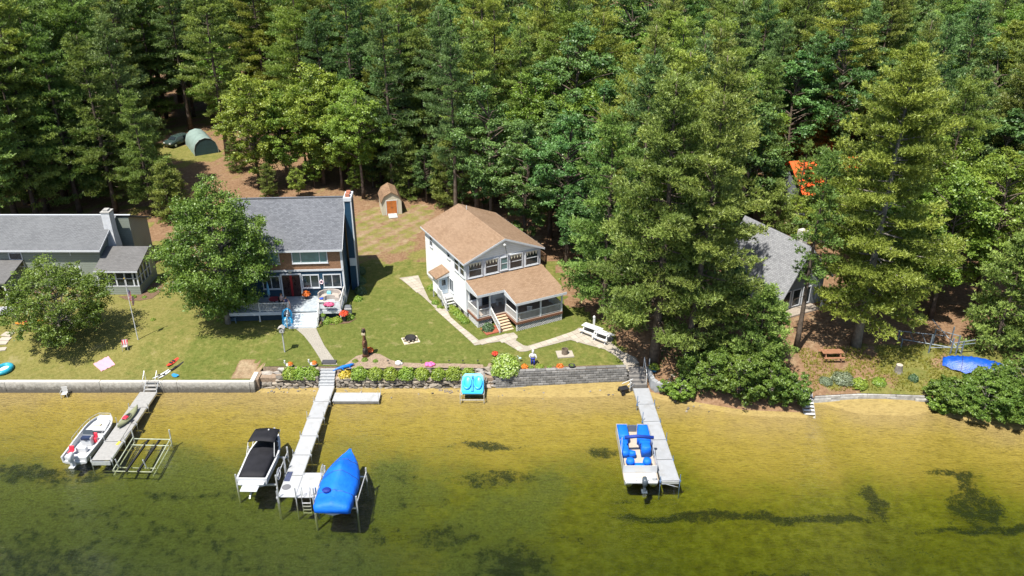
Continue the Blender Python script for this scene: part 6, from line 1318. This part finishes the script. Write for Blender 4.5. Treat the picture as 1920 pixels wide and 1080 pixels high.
# navy house deck furniture
SOFA = pm('taupe_cushion', (.34, .30, .27), .85, .08)
t = thing('patio_sofa', 'curved taupe patio sofa on the navy house deck', 'sofa', bpt(-1.35, -1.15, DZ), BA)
arc_ = [(1.05 * math.cos(a), .85 * math.sin(a)) for a in np.linspace(-.5, PI + .0, 9)]; inn_ = [(x * .5, y * .4) for x, y in arc_]; bk_ = [(x * 1.12, y * 1.14) for x, y in arc_]
for i in range(0, 8, 2): MB().prism([arc_[i], arc_[i + 1], arc_[i + 2], inn_[i + 2], inn_[i + 1], inn_[i]], .02, .45).build('seat', SOFA, t); MB().prism([bk_[i], bk_[i + 1], bk_[i + 2], arc_[i + 2], arc_[i + 1], arc_[i]], .02, .85).build('backrest', SOFA, t)
t = thing('coffee_table', 'small round table in front of the taupe sofa', 'table', bpt(-1.45, -2.35, DZ)); MB().lathe([(.35, .42), (.35, .46)], 14).build('top', SOFA, t); MB().tube([(0, 0, 0), (0, 0, .42)], .05, 7).build('leg', DARKW, t)
t = thing('blue_bag', 'pale blue beach bag on the taupe sofa', 'bag', bpt(-1.5, -.55, DZ + .46)); MB().loft([[(x * k, y * k, z) for x, y in ((-.2, -.12), (.2, -.12), (.2, .12), (-.2, .12))] for z, k in ((0, 1), (.2, 1.05), (.3, .7))]).build('bag', pm('aqua_fabric', (.2, .5, .6), .7), t); MB().tube([(-.1, 0, .28), (-.08, 0, .42), (.08, 0, .42), (.1, 0, .28)], .015, 5).build('strap', WHITE, t)
t = thing('orange_side_table', 'small tan side table beside the sofa with blue towel on it', 'table', bpt(-2.2, -1.85, DZ)); MB().prism(rect(0, 0, .6, .45), .4, .44).build('top', TAN, t)
for x in (-.25, .25): MB().tube([(x, 0, 0), (x, 0, .4)], .03, 5).build('leg', TAN, t)
t = thing('blue_towel', 'crumpled blue towel on the small tan side table', 'towel', bpt(-2.1, -1.75, DZ + .44)); MB().ball((0, 0, .08), (.22, .16, .09), 9, 5).ball((.1, .06, .12), (.13, .1, .08)).build('towel', pm('royal_blue', (.02, .06, .40), .8), t, True)
pot('flower_pot', 'black pot of orange flowers beside the navy house doors', 0, 0, 'orange', DPOT, .18, .5, 1.3, bpt(-3.75, -.6, DZ)); pot('flower_pot', 'pot of red flowers at the end corner of the navy house deck', 0, 0, 'red', DPOT, .2, .8, 1.2, bpt(.25, -3.6, 0)); pot('flower_pot', 'tall grey pot of green plants below the deck next to the stair rail', 0, 0, 'low', FOUND, .2, .75, .5, bpt(-1.75, -3.7, 0))
t = thing('pink_flower_basket', 'hot-pink flower basket hung on the deck railing', 'flower basket', bpt(-1.1, -3.36, DZ + .45)); MB().loft([[(-.4, -.12, 0), (.4, -.12, 0), (.4, .08, 0), (-.4, .08, 0)], [(-.5, -.18, .25), (.5, -.18, .25), (.5, .08, .25), (-.5, .08, .25)]]).build('basket', DARKW, t); o = bpy.data.objects.new('flowers', PROTO['pink']); col.objects.link(o); o.parent = t; o.location = (0, -.05, .2); o.scale = (1.3, .6, 1.1)
t = thing('wall_wreath', 'pink and white floral wreath hung between the navy house windows', 'wreath', bpt(-2.22, -.06, 2.55)); q = [(.17 * math.cos(a), 0, .17 * math.sin(a)) for a in np.linspace(0, 2 * PI, 13)]; MB().tube(q, .06, 6, False).build('ring', pm('pale_pink', (.7, .5, .55), .8), t); MB().box((0, -.02, .27), (.16, .05, .1)).build('bow', WHITE, t)
t = thing('gas_grill', 'grey covered gas grill beside the navy house deck end', 'grill', bpt(.55, -2.6, 0), BA); MB().loft([[(x * k, y * k, z) for x, y in ((-.35, -.28), (.35, -.28), (.35, .28), (-.35, .28))] for z, k in ((0, .9), (.8, 1), (1.05, .9), (1.15, .6))]).build('cover', pm('grey_cover', (.10, .11, .12), .7), t); MB().b2((-.36, -.3, .85), (.36, -.28, 1.0)).build('label_band', WHITE, t)
t = thing('closed_umbrella', 'closed light-blue parasol on the shaded deck of the navy house', 'umbrella', bpt(-7.2, -1.4, DZ)); MB().tube([(0, 0, 0), (0, 0, 2.4)], .025, 6).build('pole', WHITE, t); MB().lathe([(.16, .95), (.14, 1.3), (.09, 1.9), (.03, 2.35)], 9).build('canopy', pm('light_blue_fabric', (.12, .32, .50), .7), t, True); MB().lathe([(.25, 0), (.25, .06), (.05, .1)], 12).build('base', FOUND, t)
t = thing('deck_table', 'dark round table with red cloth on the shaded deck of the navy house', 'table', bpt(-6.6, -1.9, DZ)); MB().lathe([(.55, .70), (.55, .74)], 16).build('top', pm('dark_red_cloth', (.18, .02, .03), .8), t); MB().tube([(0, 0, 0), (0, 0, .7)], .05, 7).build('leg', BLACKM, t)
# seated people on the deck
SKIN = pm('skin', (.55, .33, .24), .6, .05)
def person(label, loc, rz, shirt, shorts, hair):
    t = thing('person', label, 'person', loc, rz)
    J = {'pel': (0, 0, .52, .13), 'ch': (0, .06, .85, .145), 'nk': (0, .05, 1.06, .055), 'hd': (0, .02, 1.22, .095), 'tp': (0, .03, 1.30, .085)}
    E_ = [('pel', 'ch'), ('ch', 'nk'), ('nk', 'hd'), ('hd', 'tp')]
    for s, k in ((-1, 'l'), (1, 'r')):
        J.update({k + 'h': (s * .1, -.02, .5, .085), k + 'k': (s * .13, -.45, .52, .06), k + 'a': (s * .13, -.48, .1, .04), k + 't': (s * .14, -.64, .05, .032), k + 's': (s * .19, .05, .98, .055), k + 'e': (s * .27, -.05, .73, .042), k + 'w': (s * .2, -.28, .66, .03), k + 'p': (s * .18, -.35, .64, .034)})
        E_ += [('pel', k + 'h'), (k + 'h', k + 'k'), (k + 'k', k + 'a'), (k + 'a', k + 't'), ('ch', k + 's'), (k + 's', k + 'e'), (k + 'e', k + 'w'), (k + 'w', k + 'p')]
        for f in range(5):
            J[k + 'f%d' % f] = (s * (.15 + .018 * f), -.41 - (.035 if 0 < f < 4 else .01), .625, .009); E_.append((k + 'p', k + 'f%d' % f))
    ks = list(J); me = bpy.data.meshes.new('body'); me.from_pydata([J[k][:3] for k in ks], [(ks.index(a), ks.index(b)) for a, b in E_], []); me.update()
    o = bpy.data.objects.new('body', me); col.objects.link(o); o.parent = t; o.modifiers.new('skin', 'SKIN'); me.materials.append(SKIN)
    for i, k in enumerate(ks): me.skin_vertices[0].data[i].radius = (J[k][3],) * 2
    me.skin_vertices[0].data[0].use_root = True
    o.modifiers.new('sub', 'SUBSURF').levels = 1
    MB().lathe([(.16, .5), (.17, .7), (.185, .9), (.16, 1.02), (.07, 1.07)], 12, (0, .04, 0), sy=.8).build('shirt', shirt, t, True)
    for s in (-1, 1): MB().tube([(s * .09, .02, .54), (s * .12, -.3, .56)], [.115, .095], 9).build('shorts_leg', shorts, t)
    MB().ball((0, .05, 1.29), (.105, .115, .11), 10, 6).build('hair', hair, t, True)
    f = MB()
    for s in (-1, 1): f.ball((s * .035, -.075, 1.25), .012, 6, 4)
    f.build('eyes', BLACKM, t)['kind'] = 'stuff'; MB().ball((0, -.09, 1.215), (.014, .02, .02), 6, 4).build('nose', SKIN, t); MB().box((0, -.078, 1.175), (.045, .01, .01)).build('mouth', pm('lips', (.4, .12, .1), .6), t)
def deckchair(label, loc, rz):
    t = thing('deck_chair', label, 'chair', loc, rz, 'dark chairs on the shaded deck'); m = BLACKM
    MB().box((0, 0, .4), (.5, .48, .04)).build('seat', m, t); MB().box((0, .25, .68), (.48, .04, .52), rx=-.12).build('backrest', m, t)
    for x in (-.22, .22):
        for y in (-.2, .2): MB().tube([(x, y, .4), (x, y, 0)], .02, 5).build('leg', m, t)
q = bpt(-5.85, -2.05, DZ); deckchair('dark metal chair at the red-topped table on the shaded deck', q, R(75)); person('seated person in light top and dark shorts at the shaded deck table', q, R(75), pm('pale_pink_shirt', (.55, .38, .36), .8), pm('navy_shorts', (.03, .04, .09), .8), pm('brown_hair', (.10, .05, .025), .7))
q = bpt(-5.3, -2.7, DZ); deckchair('dark metal chair at the red-topped table on the shaded deck', q, R(40)); person('seated person in dark blue clothes near the deck stairs', q, R(40), pm('dark_blue_shirt', (.04, .05, .12), .8), pm('grey_shorts', (.12, .12, .13), .8), pm('dark_hair', (.03, .02, .015), .7))
# white house porch furniture
t = thing('porch_bench', 'brown wooden bench on the white house porch against the wall', 'bench', wpt(5.2, -.5, 1.02), WA); MB().b2((-.8, -.25, .4), (.8, .2, .45)).build('seat', DARKW, t); MB().b2((-.8, .18, .5), (.8, .22, .95)).build('backrest', DARKW, t)
for x in (-.7, .7): MB().b2((x - .04, -.2, 0), (x + .04, .2, .4)).build('leg', DARKW, t)
t = thing('side_table', 'small grey table beside the porch door', 'table', wpt(3.3, -.6, 1.02), WA); MB().b2((-.35, -.25, .5), (.35, .25, .55)).build('top', GREYW, t)
for x in (-.3, .3): MB().b2((x - .03, -.2, 0), (x + .03, .2, .5)).build('leg', GREYW, t)
tag(MB().b2((-.4, -.3, 0), (.4, .3, .02)).build('door_mat', BLACKM, None, loc=wpt(2.1, -.75, 1.02), rz=WA), 'black door mat on the white house porch', 'mat')
# left patio, right-hand things
LAV = pm('lavender_cushion', (.42, .36, .55), .8)
t = place('patio_bench', 'white bench with lavender cushions under the lean-to roof', 'bench', 14, 592, R(5)); MB().b2((-.9, -.3, .3), (.9, .3, .4)).build('seat', WHITE, t); MB().b2((-.85, -.28, .4), (-.02, .25, .55)).build('cushion', LAV, t, bevel=.04); MB().b2((.02, -.28, .4), (.85, .25, .55)).build('cushion', LAV, t, bevel=.04); MB().b2((-.9, .26, .4), (.9, .34, .85)).build('backrest', WHITE, t)
for x in (-.8, .8): MB().b2((x - .05, -.25, 0), (x + .05, .25, .3)).build('leg', WHITE, t)
t = place('orange_kayak', 'orange kayak lying on the lawn beyond the wide low tree', 'kayak', 30, 611, R(-70)); kayak(t, 2.8, .7, .3, pm('orange_plastic', (.60, .22, .02), .5))
for lb, x, y, mt, z in (('yellow kayak lying on top of the shaded kayak rack under the pines', 17.5, 64.6, pm('kayak_yellow', (.62, .45, .02), .5), .75), ('deep blue kayak lying under the pines in front of the kayak rack', 17.4, 63.9, pm('kayak_blue', (.01, .04, .42), .5), .05), ('dull teal kayak lying behind the yellow one under the pines', 17.2, 65.4, pm('kayak_teal', (.06, .14, .17), .6), .5)):
    t = thing('stored_kayak', lb, 'kayak', (x + 1.4, y, gz(x, y) + z), R(88)); kayak(t, 3.2, .72, .34, mt, False); MB().tube([(-.36, 1.0, .2), (0, 1.0, .36), (.36, 1.0, .2)], .02, 5).build('strap', BLACKM, t)
rk_ = thing('kayak_rack', 'low wooden kayak rack in the shade under the pines', 'rack', (17.4, 64.9, gz(17.4, 64.9)))
for x in (-.9, .9): MB().b2((x - .05, -.45, -.2), (x + .05, -.35, .7)).b2((x - .05, .75, -.2), (x + .05, .85, .7)).b2((x - .05, -.45, .62), (x + .05, .85, .7)).build('frame', WOOD, rk_)
t = place('tree_stump', 'grey cut tree stump on the wild grassy bank', 'stump', 1684, 697); MB().lathe([(.42, -.1), (.33, .15), (.29, .55), (.28, .72)], 12).build('trunk', BARK2, t); MB().lathe([(.27, .721), (.02, .74)], 12).build('cut_face', pm('cut_wood', (.42, .36, .29), .9, .2, 6), t)
TARP = pm('blue_tarp', (.006, .07, .40), .4, .3, 2, spec=.5, bmp=.06)
p = G(1835, 692); t = thing('tarp_covered_boat', 'long boat-shaped heap under a shiny blue tarp at the wood edge', 'tarp', (p.x, p.y, p.z), R(-24)); rings = []
for i in range(17):
    u = i / 16; w = 1.25 * max(.12, math.sin(PI * (.06 + .88 * u))) ** .4; h = .95 * max(.1, math.sin(PI * (.05 + .9 * u))) ** .5; rings.append([(-2.9 + 5.8 * u, w * a * (1 + .09 * math.sin(i * 3 + j)), max(-.05, h * (1 - abs(a) ** 2.2) + .12 * math.sin(i * 2.3 + j * 1.9))) for j, a in enumerate(np.linspace(-1, 1, 11))])
MB().loft(rings, False, True, True).build('tarp', TARP, t, True); rp = MB()
for i in (4, 11): rp.tube([(x, y, z + .03) for x, y, z in rings[i]], .02, 5)
rp.build('rope', BLACKM, t)
t = place('dock_frame_stack', 'stack of galvanised dock frames standing at the edge of the wood', 'metal frame', 1745, 662, R(-8)); GM = pm('grey_galvanised', (.17, .20, .22), .5, .2, metal=.3)
for x, y, h in ((-.2, 0, 1.9), (1.6, -.1, 1.7), (2.1, 0, 2.0), (.6, 1.6, 1.7), (2.2, 1.8, 1.9), (2.6, .1, 1.4)): MB().b2((x - .05, y - .05, -.05), (x + .05, y + .05, h)).build('upright', GM, t)
for a, b in (((-2.4, .8, .8), (1.7, 0, .7)), ((-2.4, 2.2, .9), (1.7, 1.6, 1.0)), ((-2.4, .8, .8), (-2.4, 2.2, .9)), ((-.2, 0, .55), (2.6, .1, .75)), ((.6, 1.6, 1.6), (2.2, 0, 1.9)), ((1.6, -.1, 1.2), (3.6, .3, 1.5)), ((.4, 2.4, 2.2), (2.6, .1, .2)), ((-1.4, .6, .75), (-1.4, 2.0, .92)), ((-.4, .4, .7), (-.4, 1.8, .95)), ((2.1, 0, 1.0), (3.7, .4, 1.1))): MB().bar(a, b, .07).build('beam', GM, t)
MB().b2((-2.35, .9, -.1), (-2.25, 1.0, .8)).b2((-2.35, 2.0, -.1), (-2.25, 2.1, .85)).build('trestle', GM, t)
t = thing('hand_cart', 'black wheeled cart at the water edge beside the dark garden steps', 'cart', (9.75, 61.0, .02), R(20)); MB().loft([[(x * k, y * k, z) for x, y in ((-.4, -.3), (.4, -.3), (.4, .3), (-.4, .3))] for z, k in ((.25, .8), (.55, 1))]).build('tub', BLACKM, t)
for s in (-1, 1): MB().tube([(-.2, s * .34, .2), (-.2, s * .4, .2)], .2, 12).build('wheel', pm('rubber', (.015, .015, .015), .9), t)
MB().tube([(.35, -.2, .5), (.85, -.2, .8), (.85, .2, .8), (.35, .2, .5)], .02, 5).build('handle', METAL, t)
t = place('white_stake', 'slim white stake beside the blue pot and garden steps', 'post', 1217, 690); MB().tube([(0, 0, 0), (0, 0, .9)], .045, 7).build('stake', WHITE, t); MB().ball((0, 0, .92), .06).build('cap', WHITE, t)
for i, (px, py) in enumerate(((826, 731), (836, 733), (845, 735))):
    p = P(px, py, .08); t = thing('crate', 'small wooden crate half buried in the beach sand by the pedal boat', 'crate', (p.x, p.y, .0), R(15 * i), 'crates on the beach')
    for y in (-.13, .13): MB().b2((-.16, y - .015, 0), (.16, y + .015, .14)).build('side_board', WOOD, t)
    for x in (-.15, .15): MB().b2((x - .015, -.115, 0), (x + .015, .115, .14)).build('end_board', WOOD, t)
p = P(823, 731, .1)
for i in range(60):                                   # scattered stones on the sand
    px, py = random.choice(((random.uniform(560, 1170), random.uniform(733, 748)), (random.uniform(1210, 1330), random.uniform(740, 775)), (random.uniform(485, 600), random.uniform(729, 737))))
    p = P(px, py, 0); s = random.uniform(.06, .2); o = bpy.data.objects.new('beach_stone', random.choice(STONES)); col.objects.link(o); o.location = (p.x, p.y, bed_z(p.x, p.y) + s * .2); o.scale = (s * 1.3, s, s * .7); o.rotation_euler[2] = i
    tag(o, 'loose stone lying on the sandy beach at the water edge', 'stone', 'loose stones on the beach')
for px, py, s in ((1262, 705, .5), (1275, 700, .35), (1285, 712, .6), (1268, 718, .45), (1255, 712, .3)):
    p = G(px, py); o = bpy.data.objects.new('bank_rock', random.choice(STONES2)); col.objects.link(o); o.location = (p.x, p.y, p.z + .03); o.scale = (s, s * .7, s * .5); o.rotation_euler[2] = px; tag(o, 'grey rock on the bare bank beside the blue flower pot', 'rock', 'rocks beside the blue pot')
